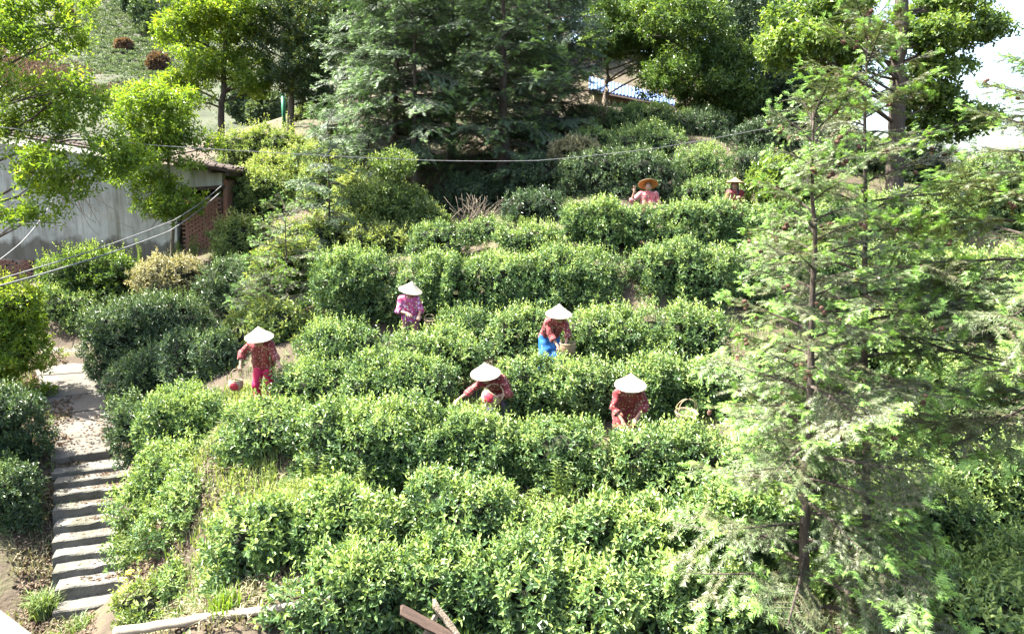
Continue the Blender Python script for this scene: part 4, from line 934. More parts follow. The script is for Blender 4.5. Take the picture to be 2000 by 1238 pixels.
# ------------------------------------------------------------------ wires, post, logs
def wire(label, pts, r, mat, sag=0.0, group=None):
    A = [P(*q) for q in pts]; V = []
    for a, b in zip(A[:-1], A[1:]):
        for f in np.linspace(0, 1, 14)[:-1]:
            q = a.lerp(b, float(f)); q.z -= sag*4*f*(1-f); V.append(tuple(q))
    V.append(tuple(A[-1])); g = Geo(); g.tube(V, r, 6)
    tag(link('overhead_wire', g.mesh('overhead_wire', mat, True)), label, 'wire', group)
def props():
    wire('upper of the two pale cables running down from the brick corner', [(436,360,23.6),(340,430,20.5),(0,545,13.5),(-160,575,11.5)], 0.013, M_WIRE, 0.06, 'cables from the house corner')
    wire('lower of the two pale cables running down from the brick corner', [(432,374,23.6),(330,452,20.5),(0,558,12.8),(-160,590,10.8)], 0.016, M_WIRE, 0.06, 'cables from the house corner')
    wire('thin dark wire across the trees above the pickers', [(-120,232,15),(300,284,17),(820,313,19.5),(1050,314,20),(1280,290,20.4),(1520,246,21.5),(1800,180,23)], 0.0085, M_WIRE, 0.02)
    wire('pale thin wire hanging down the grey house wall', [(117,352,23.7),(92,410,22.5),(40,475,21),(-60,545,18)], 0.014, M_WIRE, 0.05)
    # green post on the bank
    a = P(556, 262, 33.5); root = empty('green_post', on_ground(a.x, a.y), 'short bright green post beside the pale evergreen trunk', 'post'); off = np.array(root.location)
    g = Geo(); t = P(556, 186, 33.5); g.tube([(a.x, a.y, off[2]-0.2), (a.x, a.y, t.z)], [0.08, 0.08], 10); link('post_body', g.mesh('post_body', M_GREENP, True, off), root)
    g = Geo(); g.lathe([(0.0, 0.07), (0.05, 0.06), (0.09, 0.02), (0.09, -0.04), (0.0, -0.05)], 10, M=Matrix.Translation((a.x, a.y, t.z+0.02))); link('cap', g.mesh('cap', M_GREENP, True, off), root)
    # fallen log
    q = [P(225,1244,7.52), P(270,1238,7.5), P(330,1229,7.45), P(430,1215,7.4), P(540,1200,7.35), P(600,1191,7.3), P(670,1181,7.25)]
    root = empty('fallen_log', q[3], 'long pale peeled log lying at the foot of the bank', 'log'); off = np.array(root.location)
    rng = np.random.default_rng(3); pts = [np.array(a.lerp(b, f)) + np.array([0, 0, 0.07]) + rng.normal(0, 0.006, 3) for a, b in zip(q[:-1], q[1:]) for f in (0, 0.33, 0.66)]
    g = Geo(); g.tube(pts, np.linspace(0.058, 0.044, len(pts))*(1 + rng.normal(0, 0.03, len(pts))), 12); link('trunk', g.mesh('trunk', M_LOG, True, off), root)
    g = Geo(); s = np.array(P(575, 1194, 7.3)); g.tube([s, s + [0.03, -0.03, 0.08], s + [0.07, -0.05, 0.13]], [0.03, 0.02, 0.008], 7); link('stub', g.mesh('stub', M_LOG, True, off), root)
    # crossed planks
    def plank(label, a, b, w, t, mat, name='plank', roll=0.4):
        a, b = P(*a), P(*b); d = (b-a); L = d.length; rot = d.to_track_quat('X', 'Z').to_matrix().to_4x4() @ Matrix.Rotation(roll, 4, 'X')
        g = Geo(); rng = np.random.default_rng(int(a.x*100) % 97); n = 8; V = []
        for i in range(n):
            x = -L/2 + L*i/(n-1); e = rng.normal(0, 0.004, 4); jag = rng.normal(0, 0.02) if i in (0, n-1) else 0
            V += [(x+jag, -w+e[0], -t), (x-jag, w+e[1], -t), (x, w+e[2], t), (x+jag, -w+e[3], t)]
        F = [[i*4+j, (i+1)*4+j, (i+1)*4+(j+1) % 4, i*4+(j+1) % 4] for i in range(n-1) for j in range(4)] + [[3,2,1,0], [n*4-4, n*4-3, n*4-2, n*4-1]]
        g.add(V, F); o = link(name, g.mesh(name, mat)); o.matrix_world = Matrix.Translation((a+b)/2) @ rot
        tag(o, label, 'plank')
    plank('reddish brown broken plank leaning over the bottom edge', (782,1190,6.95), (905,1256,6.8), 0.055, 0.018, M_PLANK)
    plank('grey weathered stake crossing the brown plank', (846,1176,7.0), (902,1252,6.82), 0.028, 0.025, M_BARKL, 'stake')
    plank('short grey stake propping the brown plank', (852,1200,6.98), (812,1275,6.8), 0.025, 0.02, M_BARKL, 'stake')
    # bundle of bare twigs at the foot of the conifers
    c = P(935, 418, 21.5); root = empty('twig_pile', on_ground(c.x, c.y), 'heap of bare grey twigs at the foot of the thick conifer', 'twig heap'); off = np.array(root.location)
    g = Geo(); rng = np.random.default_rng(6)
    for k in range(60):
        a = off + np.array([rng.normal(0, 0.3), rng.normal(0, 0.25), 0.02]); e = a + np.array([rng.normal(0.1, 0.4), rng.normal(0, 0.2), rng.uniform(0.3, 0.85)])
        g.tube(bez(a, e, rng, 0.1, 4), np.linspace(0.014, 0.004, 4), 4)
    link('twigs', g.mesh('twigs', M_BARKL, True, off), root)['kind'] = 'stuff'
    # bare curly vine on the house wall
    root = empty('bare_vine', P(200, 470, 23.2), 'leafless curling vine hanging before the grey house wall', 'vine'); off = np.array(root.location); g = Geo()
    for k in range(16):
        a = np.array(P(150+rng.normal(0, 14), 350+rng.normal(0, 10), 22.6)); e = np.array(P(rng.uniform(110, 260), rng.uniform(400, 465), 22.8+rng.uniform(-0.3, 0.3)))
        g.tube(bez(a, e, rng, 0.25, 9), np.linspace(0.013, 0.005, 9), 4)
    link('twigs', g.mesh('twigs', M_BARKL, True, off), root)['kind'] = 'stuff'
props()

# ------------------------------------------------------------------ grass, litter, weeds
def blades(g, rng, pos, h, w, tint, lean=0.45):
    n = len(pos); a = rng.uniform(0, 6.28, n); o = np.stack([np.cos(a), np.sin(a), np.zeros(n)], 1); t = np.stack([-np.sin(a), np.cos(a), np.zeros(n)], 1)
    h = h*rng.uniform(0.5, 1.2, n)[:, None]; l = (rng.random(n)*lean)[:, None]; w = w*rng.uniform(0.7, 1.2, n)[:, None]
    m = pos + np.array([0, 0, 1.0])*h*0.6 + o*h*l*0.35; e = pos + np.array([0, 0, 1.0])*h*(1-l*0.35) + o*h*l
    V = np.stack([pos-t*w*0.5, pos+t*w*0.5, m+t*w*0.4, m-t*w*0.4, e], 1); b = np.arange(n)[:, None]*5
    g.add(V.reshape(-1, 3), b + np.array([[0, 1, 2, 3]]), np.repeat(tint, 5)); g.F.append((b + np.array([[3, 2, 4]]) + g.n - n*5).astype(np.int32)); g.M.append(np.zeros(n, np.int32))
def ground_cover():
    rng = np.random.default_rng(77)
    n = 16000; Y = 6.5 + 22*rng.random(n)**1.3; X = (rng.random(n)-0.5)*1.55*Y
    xp = X/Y*FPX + 1000
    stairs = (xp > 70) & (xp < 262) & (Y > 9.5) & (Y < 20.5)
    nz = Noise(rng, 1.3); p = np.stack([X, Y, tz(X, Y)], 1)
    ok = ~stairs & ~((xp > 230) & (xp < 690) & (Y < 7.9) & (rng.random(n) < 0.94)) & (nz(p) > -0.45) & ~((xp < 240) & (Y < 12.5) & (rng.random(n) < 0.85)); p = p[ok]
    k = np.repeat(np.arange(len(p)), 3); q = p[k] + np.concatenate([rng.normal(0, 0.05, (len(k), 2)), np.zeros((len(k), 1))], 1)
    g = Geo(); blades(g, rng, q, 0.20, 0.016, np.clip(0.5 + 0.3*nz(q*0.7) + rng.normal(0, 0.15, len(q)), 0, 1))
    tag(link('grass', g.mesh('grass', M_WEED)), 'rough grass between the tea rows and on the banks', None, None, 'stuff')
    n = 9000; xp = np.where(rng.random(n) < 0.7, rng.uniform(395, 640, n), rng.uniform(330, 560, n)); Y = np.where(xp < 520, rng.uniform(9.0, 14.0, n), rng.uniform(9.0, 10.0, n)); X = (xp-1000)/FPX*Y
    q = np.stack([X, Y, tz(X, Y)], 1); g = Geo(); blades(g, rng, q, 0.19, 0.02, np.clip(0.75 + rng.normal(0, 0.2, n), 0, 1), 0.9)
    tag(link('strip_grass', g.mesh('strip_grass', M_WEED)), 'yellow green grass on the strip before the tea row ends', None, None, 'stuff')
    # low leafy weeds
    n = 11500; Y = 6.8 + 19*rng.random(n)**1.2; X = (rng.random(n)-0.5)*1.5*Y; xp = X/Y*FPX + 1000; p = np.stack([X, Y, tz(X, Y)], 1)
    ok = ~((xp > 70) & (xp < 262) & (Y < 20.5)) & (nz(p*1.3+3) > -0.2) & ~((xp < 240) & (Y < 12.5)) & ~((xp > 230) & (xp < 690) & (Y < 7.9) & (rng.random(n) < 0.94)); p = p[ok]
    g = Geo(); shoots(g, rng, p, np.array([0, 0, 1.0]) + rng.normal(0, 0.3, p.shape), 6, 0.16, 0.11, 0.042, np.clip(0.35 + rng.normal(0, 0.2, len(p)), 0, 1), False)
    tag(link('weeds', g.mesh('weeds', M_WEED)), 'low leafy weeds covering the terraces', None, None, 'stuff')
    # fallen leaves by the steps and on the bank
    n = 12000; Y = rng.uniform(7.2, 19, n); xp = np.where(rng.random(n) < 0.6, rng.uniform(-40, 110, n), rng.uniform(215, 640, n)); X = (xp-1000)/FPX*Y
    ok = (xp < 110) | (Y < 13.5); X, Y = X[ok], Y[ok]; p = np.stack([X, Y, tz(X, Y)+0.035], 1); m = len(p)
    g = Geo(); d = rng.normal(size=(m, 3)); d[:, 2] *= 0.25; leaf_arrays(g, p, d, np.array([0, 0, 1.0]) + rng.normal(0, 0.35, (m, 3)), 0.085*rng.uniform(0.6, 1.3, m), 0.04, rng.random(m))
    tag(link('leaf_litter', g.mesh('leaf_litter', M_DRY)), 'dry fallen leaves on the bare soil beside the steps', None, None, 'stuff')
    # dry grass and clods on the bare banks
    n = 9000; Y = rng.uniform(7.2, 13.5, n); xp = np.where(rng.random(n) < 0.35, rng.uniform(-60, 98, n), rng.uniform(205, 470, n)); X = (xp-1000)/FPX*Y
    ok = ~((xp > 60) & (xp < 262) & (Y > 10.6)); p = np.stack([X, Y, tz(X, Y)], 1)[ok]; ok = nz(p*1.7) > -0.25; p = p[ok]
    g = Geo(); blades(g, rng, p, 0.17, 0.014, rng.random(len(p)), 1.2)
    tag(link('dry_grass', g.mesh('dry_grass', M_PALE)), 'thin straw coloured grass on the bare banks beside the steps', None, None, 'stuff')
    n = 1300; Y = rng.uniform(7.2, 13.5, n); xp = np.where(rng.random(n) < 0.4, rng.uniform(-60, 98, n), rng.uniform(215, 420, n)); X = (xp-1000)/FPX*Y; Z = tz(X, Y); g = Geo()
    base = np.concatenate(core_mesh([(0, 0, 0, 1, 1, 1)], 1.0, 3).V); bf = np.concatenate(core_mesh([(0, 0, 0, 1, 1, 1)], 1.0, 3).F)
    for k in range(n):
        if 60 < xp[k] < 262 and Y[k] > 10.6: continue
        r = 0.012 + 0.04*rng.random()**3; g.add(base*r*rng.uniform(0.6, 1.3, 3)*(1 + rng.normal(0, 0.15, (len(base), 1))) + [X[k], Y[k], Z[k] + r*0.25], bf)
    tag(link('soil_clods', g.mesh('soil_clods', M_SOIL)), 'crumbs and clods of earth on the bare banks', None, None, 'stuff')
    n = 900; xp = rng.uniform(185, 300, n); Y = rng.uniform(8.6, 11.1, n); X = (xp-1000)/FPX*Y; p = np.stack([X, Y, tz(X, Y)+0.03], 1)
    g = Geo(); d = rng.normal(size=(n, 3)); d[:, 2] *= 0.5; leaf_arrays(g, p, d, np.array([0.2, -0.6, 1.0]) + rng.normal(0, 0.5, (n, 3)), 0.09*rng.uniform(0.6, 1.3, n), 0.045, rng.random(n))
    tag(link('bank_litter', g.mesh('bank_litter', M_DRY)), 'dry fallen leaves on the bank at the bottom step', None, None, 'stuff')
    pp = []
    for _ in range(420):
        f = rng.random(); x = 98 - 30*f + (118 - 14*f)*rng.random()**0.3; y = 886 - 205*f; q = P(x, y - (x-98)*0.1*(1-f), 14.05 + 5.8*f**1.15 + 0.4*(x-98)/115); pp.append((q.x, q.y, q.z + 0.03))
    m = len(pp); g = Geo(); d = rng.normal(size=(m, 3)); d[:, 2] *= 0.1; leaf_arrays(g, np.array(pp), d, np.array([0, 0, 1.0]) + rng.normal(0, 0.25, (m, 3)), 0.08, 0.04, rng.random(m))
    tag(link('path_litter', g.mesh('path_litter', M_DRY)), 'dry leaves strewn along the edge of the pale path', None, None, 'stuff')
    # leaves fallen on the steps
    m = 700; g = Geo(); E = [(101,1151,11.5),(101,1118,11.85),(101,1088,12.15),(101,1057,12.45),(102,1029,12.72),(102,996,13.04),(102,967,13.32),(104,943,13.6)]
    pp = []
    for _ in range(m):
        x, y, Y0 = E[rng.integers(len(E))]; a = P(x, y, Y0-0.1); f = rng.random()**0.35; b = rng.uniform(0.08, 0.26); pp.append((a.x + math.cos(.33)*f*1.15 - math.sin(.33)*b, a.y + math.sin(.33)*f*1.15 + math.cos(.33)*b, a.z + 0.012))
    d = rng.normal(size=(m, 3)); d[:, 2] *= 0.1; leaf_arrays(g, np.array(pp), d, np.array([0, 0, 1.0]) + rng.normal(0, 0.2, (m, 3)), 0.07, 0.035, rng.random(m))
    tag(link('step_litter', g.mesh('step_litter', M_DRY)), 'fallen leaves lying on the stone steps', None, None, 'stuff')
    def tuft(label, px, py, Y, n, h, r, mat=M_WEED, tint=0.45):
        c = P(px, py, Y); c = on_ground(c.x, c.y); rr = np.random.default_rng(int(px)); root = empty('grass_tuft', c, label, 'grass tuft', 'grass tufts by the steps')
        pos = np.concatenate([rr.normal(0, r, (n, 2)), np.zeros((n, 1))], 1); g = Geo(); blades(g, rr, pos, h, 0.018, np.clip(tint + rr.normal(0, 0.15, n), 0, 1), 0.9)
        link('blades', g.mesh('blades', mat), root)['kind'] = 'stuff'
    tuft('feathery green tuft beside the lowest steps', 84, 1178, 11.25, 420, 0.42, 0.09)
    tuft('small green tuft growing out of the upper steps', 128, 955, 13.3, 160, 0.30, 0.10)
    tuft('green tuft in front of the bottom step', 160, 1222, 10.7, 200, 0.26, 0.10)
    tuft('bright little tuft at the pavement corner', 102, 1232, 10.6, 120, 0.2, 0.06, M_LIME, 0.6)
    tuft('light green tuft on the fallen log end', 440, 1210, 7.55, 160, 0.26, 0.09, M_LIME, 0.4)
    tuft('bright feathery tuft beside the grey stake', 905, 1200, 7.0, 380, 0.42, 0.07, M_LIME, 0.35)
    def weed(label, px, yt, yb, Y, n=3, mat=M_WEED):
        a = P(px, yb, Y); t = P(px, yt, Y); c = on_ground(a.x, a.y); h = t.z - c.z; rr = np.random.default_rng(int(px)); root = empty('tall_weed', c, label, 'weed', 'tall weeds between the rows'); gs, gl = Geo(), Geo()
        for k in range(n):
            b = np.array([rr.normal(0, 0.07), rr.normal(0, 0.05), -0.03]); e = b + np.array([rr.normal(0, 0.08), rr.normal(0, 0.06), h*rr.uniform(0.75, 1.0)]); q = bez(b, e, rr, 0.04, 9); gs.tube(q, np.linspace(0.007, 0.003, 9), 4)
            m = int(h*75); f = np.linspace(0.25, 1, m)**0.8*8; i = np.minimum(f.astype(int), 7); pp = q[i]*(1-(f-i))[:, None] + q[i+1]*(f-i)[:, None]; az = np.arange(m)*2.4
            d = np.stack([np.cos(az), np.sin(az), np.full(m, 0.55)], 1); leaf_arrays(gl, pp, d, np.array([0, 0, 1.0]) + 0*d, 0.11*(1.1-0.6*np.linspace(0, 1, m)), 0.018, np.clip(0.5+rr.normal(0, 0.15, m), 0, 1), False, 0.1, 0.4)
        link('stem', gs.mesh('stem', M_WEED, True), root); link('leaves', gl.mesh('leaves', mat), root)['kind'] = 'stuff'
    for lab, *a in [('tall pale weed rising before the dark hedge front', 1098, 890, 1010, 9.35, 3), ('leafy weed beside the tallest one', 1040, 945, 1010, 9.3, 4), ('drooping weed clump above the wide tea bush', 1010, 950, 1000, 9.4, 5),
                    ('weed clump at the end of the grassy strip', 700, 905, 985, 9.5, 6), ('thin weed next to the grassy strip', 622, 880, 960, 9.8, 3), ('pale weed before the house doorway', 348, 462, 500, 22.0, 3),
                    ('weed beside the dark doorway', 372, 455, 500, 22.1, 3), ('weed under the brick panel', 425, 455, 500, 22.2, 3), ('weed on the hump before the house wall', 272, 460, 510, 21.5, 3), ('bright weed on the terrace below the dark wood', 1020, 415, 480, 18.9, 5)]: weed(lab, *a)
    # yellow flower
    c = P(258, 1168, 10.6); c = on_ground(c.x, c.y); root = empty('yellow_flower', c, 'small yellow flower beside the bottom step', 'flower'); rr = np.random.default_rng(2); gs, gl = Geo(), Geo()
    for k in range(6):
        e = np.array([rr.normal(0, 0.05), rr.normal(0, 0.03), rr.uniform(0.14, 0.26)]); gs.tube(bez(np.zeros(3), e, rr, 0.05, 4), 0.004, 4)
        for a in range(7): d = np.array([[math.cos(a*0.9), math.sin(a*0.9), 0.35]]); leaf_arrays(gl, e[None], d, np.array([[0, 0, 1.0]]), 0.035, 0.02, np.array([1.0]), True)
    m, N, L, out = new_mat('yellow_petal'); b = N.new('ShaderNodeBsdfPrincipled'); b.inputs['Base Color'].default_value = (0.75, 0.5, 0.03, 1); L.new(b.outputs[0], out.inputs[0])
    link('stem', gs.mesh('stem', M_WEED, True), root); link('petals', gl.mesh('petals', m), root)['kind'] = 'stuff'
ground_cover()

# ------------------------------------------------------------------ people
def smin(a, b, k):
    h = np.clip(0.5 + 0.5*(b-a)/k, 0, 1); return b*(1-h) + a*h - k*h*(1-h)
class SDF:
    """a signed-distance grid that limbs are blended into, then meshed in one continuous skin"""
    def __init__(s, lo, hi, h):
        s.lo = np.array(lo, float); s.h = h; s.n = np.ceil((np.array(hi)-s.lo)/h).astype(int)+1; s.F = np.full(s.n, 0.5, np.float32)
    def _sl(s, lo, hi):
        a = np.clip(np.floor((lo-s.lo)/s.h).astype(int), 0, s.n-1); b = np.clip(np.ceil((hi-s.lo)/s.h).astype(int)+1, 1, s.n)
        ax = [s.lo[i] + s.h*np.arange(a[i], b[i]) for i in range(3)]
        return (slice(a[0], b[0]), slice(a[1], b[1]), slice(a[2], b[2])), np.stack(np.meshgrid(*ax, indexing='ij'), -1)
    def cap(s, a, b, ra, rb, k=0.02, cut=None):
        a = np.array(a, float); b = np.array(b, float); R = max(ra, rb)+0.06
        sl, X = s._sl(np.minimum(a, b)-R, np.maximum(a, b)+R); ba = b-a
        t = np.clip(((X-a)@ba)/(ba@ba+1e-9), 0, 1); d = np.linalg.norm(X-a-t[..., None]*ba, axis=-1) - (ra+(rb-ra)*t)
        if cut is not None: d = np.maximum(d, (X-cut[0])@cut[1])
        s.F[sl] = smin(s.F[sl], d.astype(np.float32), k)
    def ell(s, c, r, M=None, k=0.02):
        c = np.array(c, float); r = np.array(r, float); R = r.max()+0.06; sl, X = s._sl(c-R, c+R); q = X-c
        if M is not None: q = q@M
        m = np.linalg.norm(q/r, axis=-1); d = (m-1)*r.min(); s.F[sl] = smin(s.F[sl], d.astype(np.float32), k)
    def cut(s, c, n):
        """remove everything on the side of the plane that n points to"""
        ax = [s.lo[i] + s.h*np.arange(s.n[i]) for i in range(3)]; X = np.stack(np.meshgrid(*ax, indexing='ij'), -1); n = np.array(n, float)/np.linalg.norm(n)
        s.F = np.maximum(s.F, ((X-np.array(c))@n).astype(np.float32))
    def ripple(s, amp, wl, seed):
        near = np.abs(s.F) < 0.03; idx = np.argwhere(near); X = s.lo + idx*s.h; s.F[near] += (Noise(np.random.default_rng(seed), wl)(X)*amp).astype(np.float32)
    def mesh(s):
        F = s.F; S = F < 0; c = [S[i:S.shape[0]-1+i, j:S.shape[1]-1+j, k:S.shape[2]-1+k] for i in (0, 1) for j in (0, 1) for k in (0, 1)]
        cnt = sum(x.astype(np.int8) for x in c); m = (cnt > 0) & (cnt < 8); idx = np.argwhere(m); num = np.full(m.shape, -1, np.int64); num[m] = np.arange(len(idx))
        cor = np.array([(i, j, k) for i in (0, 1) for j in (0, 1) for k in (0, 1)]); f = np.stack([F[tuple((idx+o).T)] for o in cor], 1)
        acc = np.zeros((len(idx), 3)); w = np.zeros(len(idx))
        for a in range(8):
            for b in range(a+1, 8):
                if np.abs(cor[a]-cor[b]).sum() != 1: continue
                x = (f[:, a] < 0) != (f[:, b] < 0); t = f[x, a]/(f[x, a]-f[x, b]); acc[x] += cor[a] + t[:, None]*(cor[b]-cor[a]); w[x] += 1
        V = s.lo + s.h*(idx + acc/w[:, None]); Q = []
        for ax in range(3):
            e = np.zeros(3, int); e[ax] = 1; o1 = np.zeros(3, int); o1[(ax+1) % 3] = 1; o2 = np.zeros(3, int); o2[(ax+2) % 3] = 1
            A = S[tuple(slice(0, S.shape[i]-e[i]) for i in range(3))]; B = S[tuple(slice(e[i], S.shape[i]) for i in range(3))]
            p = np.argwhere(A != B); p = p[(p[:, (ax+1) % 3] > 0) & (p[:, (ax+2) % 3] > 0)]; fl = A[tuple(p.T)]
            p = p[(p[:, (ax+1) % 3] < m.shape[(ax+1) % 3]) & (p[:, (ax+2) % 3] < m.shape[(ax+2) % 3])] if False else p
            q = np.stack([num[tuple(np.minimum(p-a, np.array(m.shape)-1).T)] for a in (o1+o2, o2, 0*o1, o1)], 1)
            ok = (q >= 0).all(1); q = q[ok]; fl = fl[ok]; q[~fl] = q[~fl][:, ::-1]; Q.append(q)
        return V, np.concatenate(Q)

def cloth_mat(name, base, spots, scale=26, base2=None, thr=0.42):
    m, N, L, out = new_mat(name); tc = N.new('ShaderNodeTexCoord'); v = N.new('ShaderNodeTexVoronoi'); v.inputs['Scale'].default_value = scale; L.new(tc.outputs['Object'], v.inputs[0])
    n = N.new('ShaderNodeTexNoise'); n.inputs['Scale'].default_value = scale*0.35; L.new(tc.outputs['Object'], n.inputs[0])
    base2 = base2 or base; r0 = ramp(N, [(0.4, base), (0.6, base2)]); L.new(n.outputs['Fac'], r0.inputs[0]); lt = N.new('ShaderNodeMath'); lt.operation = 'LESS_THAN'; lt.inputs[1].default_value = thr; L.new(v.outputs['Distance'], lt.inputs[0])
    r1 = ramp(N, [(k/len(spots), c) for k, c in enumerate(spots)], 'CONSTANT'); sp = N.new('ShaderNodeSeparateColor'); L.new(v.outputs['Color'], sp.inputs[0]); L.new(sp.outputs[0], r1.inputs[0])
    mx = N.new('ShaderNodeMix'); mx.data_type = 'RGBA'; L.new(lt.outputs[0], mx.inputs[0]); L.new(r0.outputs[0], mx.inputs[6]); L.new(r1.outputs[0], mx.inputs[7])
    b = N.new('ShaderNodeBsdfPrincipled'); b.inputs['Roughness'].default_value = 0.75; b.inputs['Sheen Weight'].default_value = 0.1; L.new(mx.outputs[2], b.inputs['Base Color']); L.new(b.outputs[0], out.inputs[0])
    return m
RED_SPOTS = [(0.17, 0.012, 0.016), (0.30, 0.16, 0.09), (0.17, 0.012, 0.016), (0.26, 0.06, 0.05), (0.32, 0.22, 0.16)]
TOPS = {'red': cloth_mat('red_floral_cloth', (0.150, 0.008, 0.012), RED_SPOTS, 30, (0.105, 0.006, 0.010)),
        'pink': cloth_mat('pink_floral_cloth', (0.30, 0.025, 0.09), [(0.42, 0.27, 0.36), (0.24, 0.08, 0.26), (0.34, 0.03, 0.11), (0.45, 0.36, 0.40)], 20, (0.27, 0.06, 0.18), 0.45),
        'rose': cloth_mat('sunlit_red_cloth', (0.34, 0.05, 0.06), [(0.45, 0.30, 0.26), (0.36, 0.10, 0.10)], 22, (0.42, 0.18, 0.16), 0.4),  # red jacket; glare of the sun painted as pale rose colour
        'maroon': cloth_mat('maroon_cloth', (0.16, 0.014, 0.018), [(0.28, 0.14, 0.10), (0.2, 0.04, 0.04)], 30, (0.12, 0.011, 0.014), 0.35)}
BOTS = {'crimson': surf_mat('crimson_cloth', (0.30, 0.008, 0.045), (0.38, 0.012, 0.06), 6, 0.7, 0.1), 'blue': surf_mat('blue_cloth', (0.010, 0.075, 0.25), (0.015, 0.11, 0.31), 5, 0.6, 0.1),
        'dark': surf_mat('dark_cloth', (0.03, 0.03, 0.045), (0.05, 0.05, 0.07), 6, 0.8, 0.1), 'plum': surf_mat('plum_cloth', (0.14, 0.06, 0.06), (0.18, 0.08, 0.075), 6, 0.8, 0.1)}
M_SKIN = surf_mat('skin', (0.25, 0.145, 0.10), (0.30, 0.18, 0.125), 8, 0.55, 0.02)
M_HAIR = surf_mat('black_hair', (0.010, 0.008, 0.007), (0.022, 0.018, 0.015), 30, 0.45, 0.2)
M_EYE = surf_mat('dark_eye', (0.012, 0.01, 0.01), (0.02, 0.015, 0.012), 10, 0.3, 0)
M_LIP = surf_mat('lips', (0.32, 0.09, 0.075), (0.36, 0.11, 0.09), 10, 0.5, 0)
def hat_mat(name, c1, c2, tr):
    m, N, L, out = new_mat(name); tc = N.new('ShaderNodeTexCoord'); sx = N.new('ShaderNodeSeparateXYZ'); L.new(tc.outputs['Object'], sx.inputs[0])
    w = N.new('ShaderNodeTexWave'); w.wave_type = 'BANDS'; w.bands_direction = 'Z'; w.inputs['Scale'].default_value = 26; w.inputs['Distortion'].default_value = 0.6; L.new(tc.outputs['Object'], w.inputs[0])
    r = ramp(N, [(0.0, c1), (1.0, c2)]); L.new(w.outputs['Fac'], r.inputs[0]); b = N.new('ShaderNodeBsdfPrincipled'); b.inputs['Roughness'].default_value = 0.6; L.new(r.outputs[0], b.inputs['Base Color'])
    t = N.new('ShaderNodeBsdfTranslucent'); t.inputs[0].default_value = (0.40, 0.22, 0.08, 1); mx = N.new('ShaderNodeMixShader'); mx.inputs[0].default_value = tr; L.new(b.outputs[0], mx.inputs[1]); L.new(t.outputs[0], mx.inputs[2]); L.new(mx.outputs[0], out.inputs[0]); return m
M_HAT = hat_mat('palm_hat', (0.30, 0.265, 0.20), (0.42, 0.385, 0.31), 0.12)
M_HATT = hat_mat('tan_hat', (0.20, 0.15, 0.09), (0.28, 0.21, 0.13), 0.25)
M_HATIN = hat_mat('hat_lining', (0.26, 0.14, 0.055), (0.33, 0.18, 0.08), 0.3)
M_STRAP = surf_mat('hat_strap', (0.25, 0.21, 0.12), (0.30, 0.25, 0.15), 6, 0.8, 0)

def hat_geo(R=0.245, H=0.205):
    g = Geo(); n = 40; prof = [(0.002, H)]
    for k in range(1, 15): f = k/14; prof.append((R*f, H*(1-f) - 0.010*math.sin(math.pi*f) + (0.0022 if k % 2 else 0)))
    g.lathe(prof, n, 0); g.lathe([(R, 0), (R+0.003, -0.006), (R-0.002, -0.011)], n, 0); g.lathe([(r*0.985, z-0.010) for r, z in prof][::-1], n, 1)
    return g
def hand(s, w, d, n, curl=0.5, flip=1):
    """palm and five separate fingers from wrist w along d; n is the back of the hand"""
    d = unit(np.array(d, float)); n = unit(np.array(n, float)); sd = unit(np.cross(d, n))*flip; n = np.cross(sd, d)*flip
    for o in (-0.024, -0.008, 0.008, 0.024): s.cap(w + sd*o*0.6, w + d*0.075 + sd*o, 0.014, 0.012, 0.012)
    for o, ln in ((-0.030, 0.058), (-0.010, 0.074), (0.011, 0.079), (0.031, 0.070)):
        b = w + d*0.078 + sd*o; m = b + (d*math.cos(curl*0.6) - n*math.sin(curl*0.6) + sd*o*2.2)*ln*0.5; e = m + (d*math.cos(curl*1.6) - n*math.sin(curl*1.6) + sd*o*2.0)*ln*0.5
        s.cap(b, m, 0.0092, 0.0085, 0.004); s.cap(m, e, 0.0085, 0.0072, 0.004)
    b = w + d*0.025 + sd*0.026; m = b + (d*0.55 + sd*0.75 - n*0.2)*0.036; s.cap(b, m, 0.0115, 0.010, 0.006); s.cap(m, m + (d*0.85 + sd*0.3 - n*0.3)*0.032, 0.010, 0.008, 0.004)

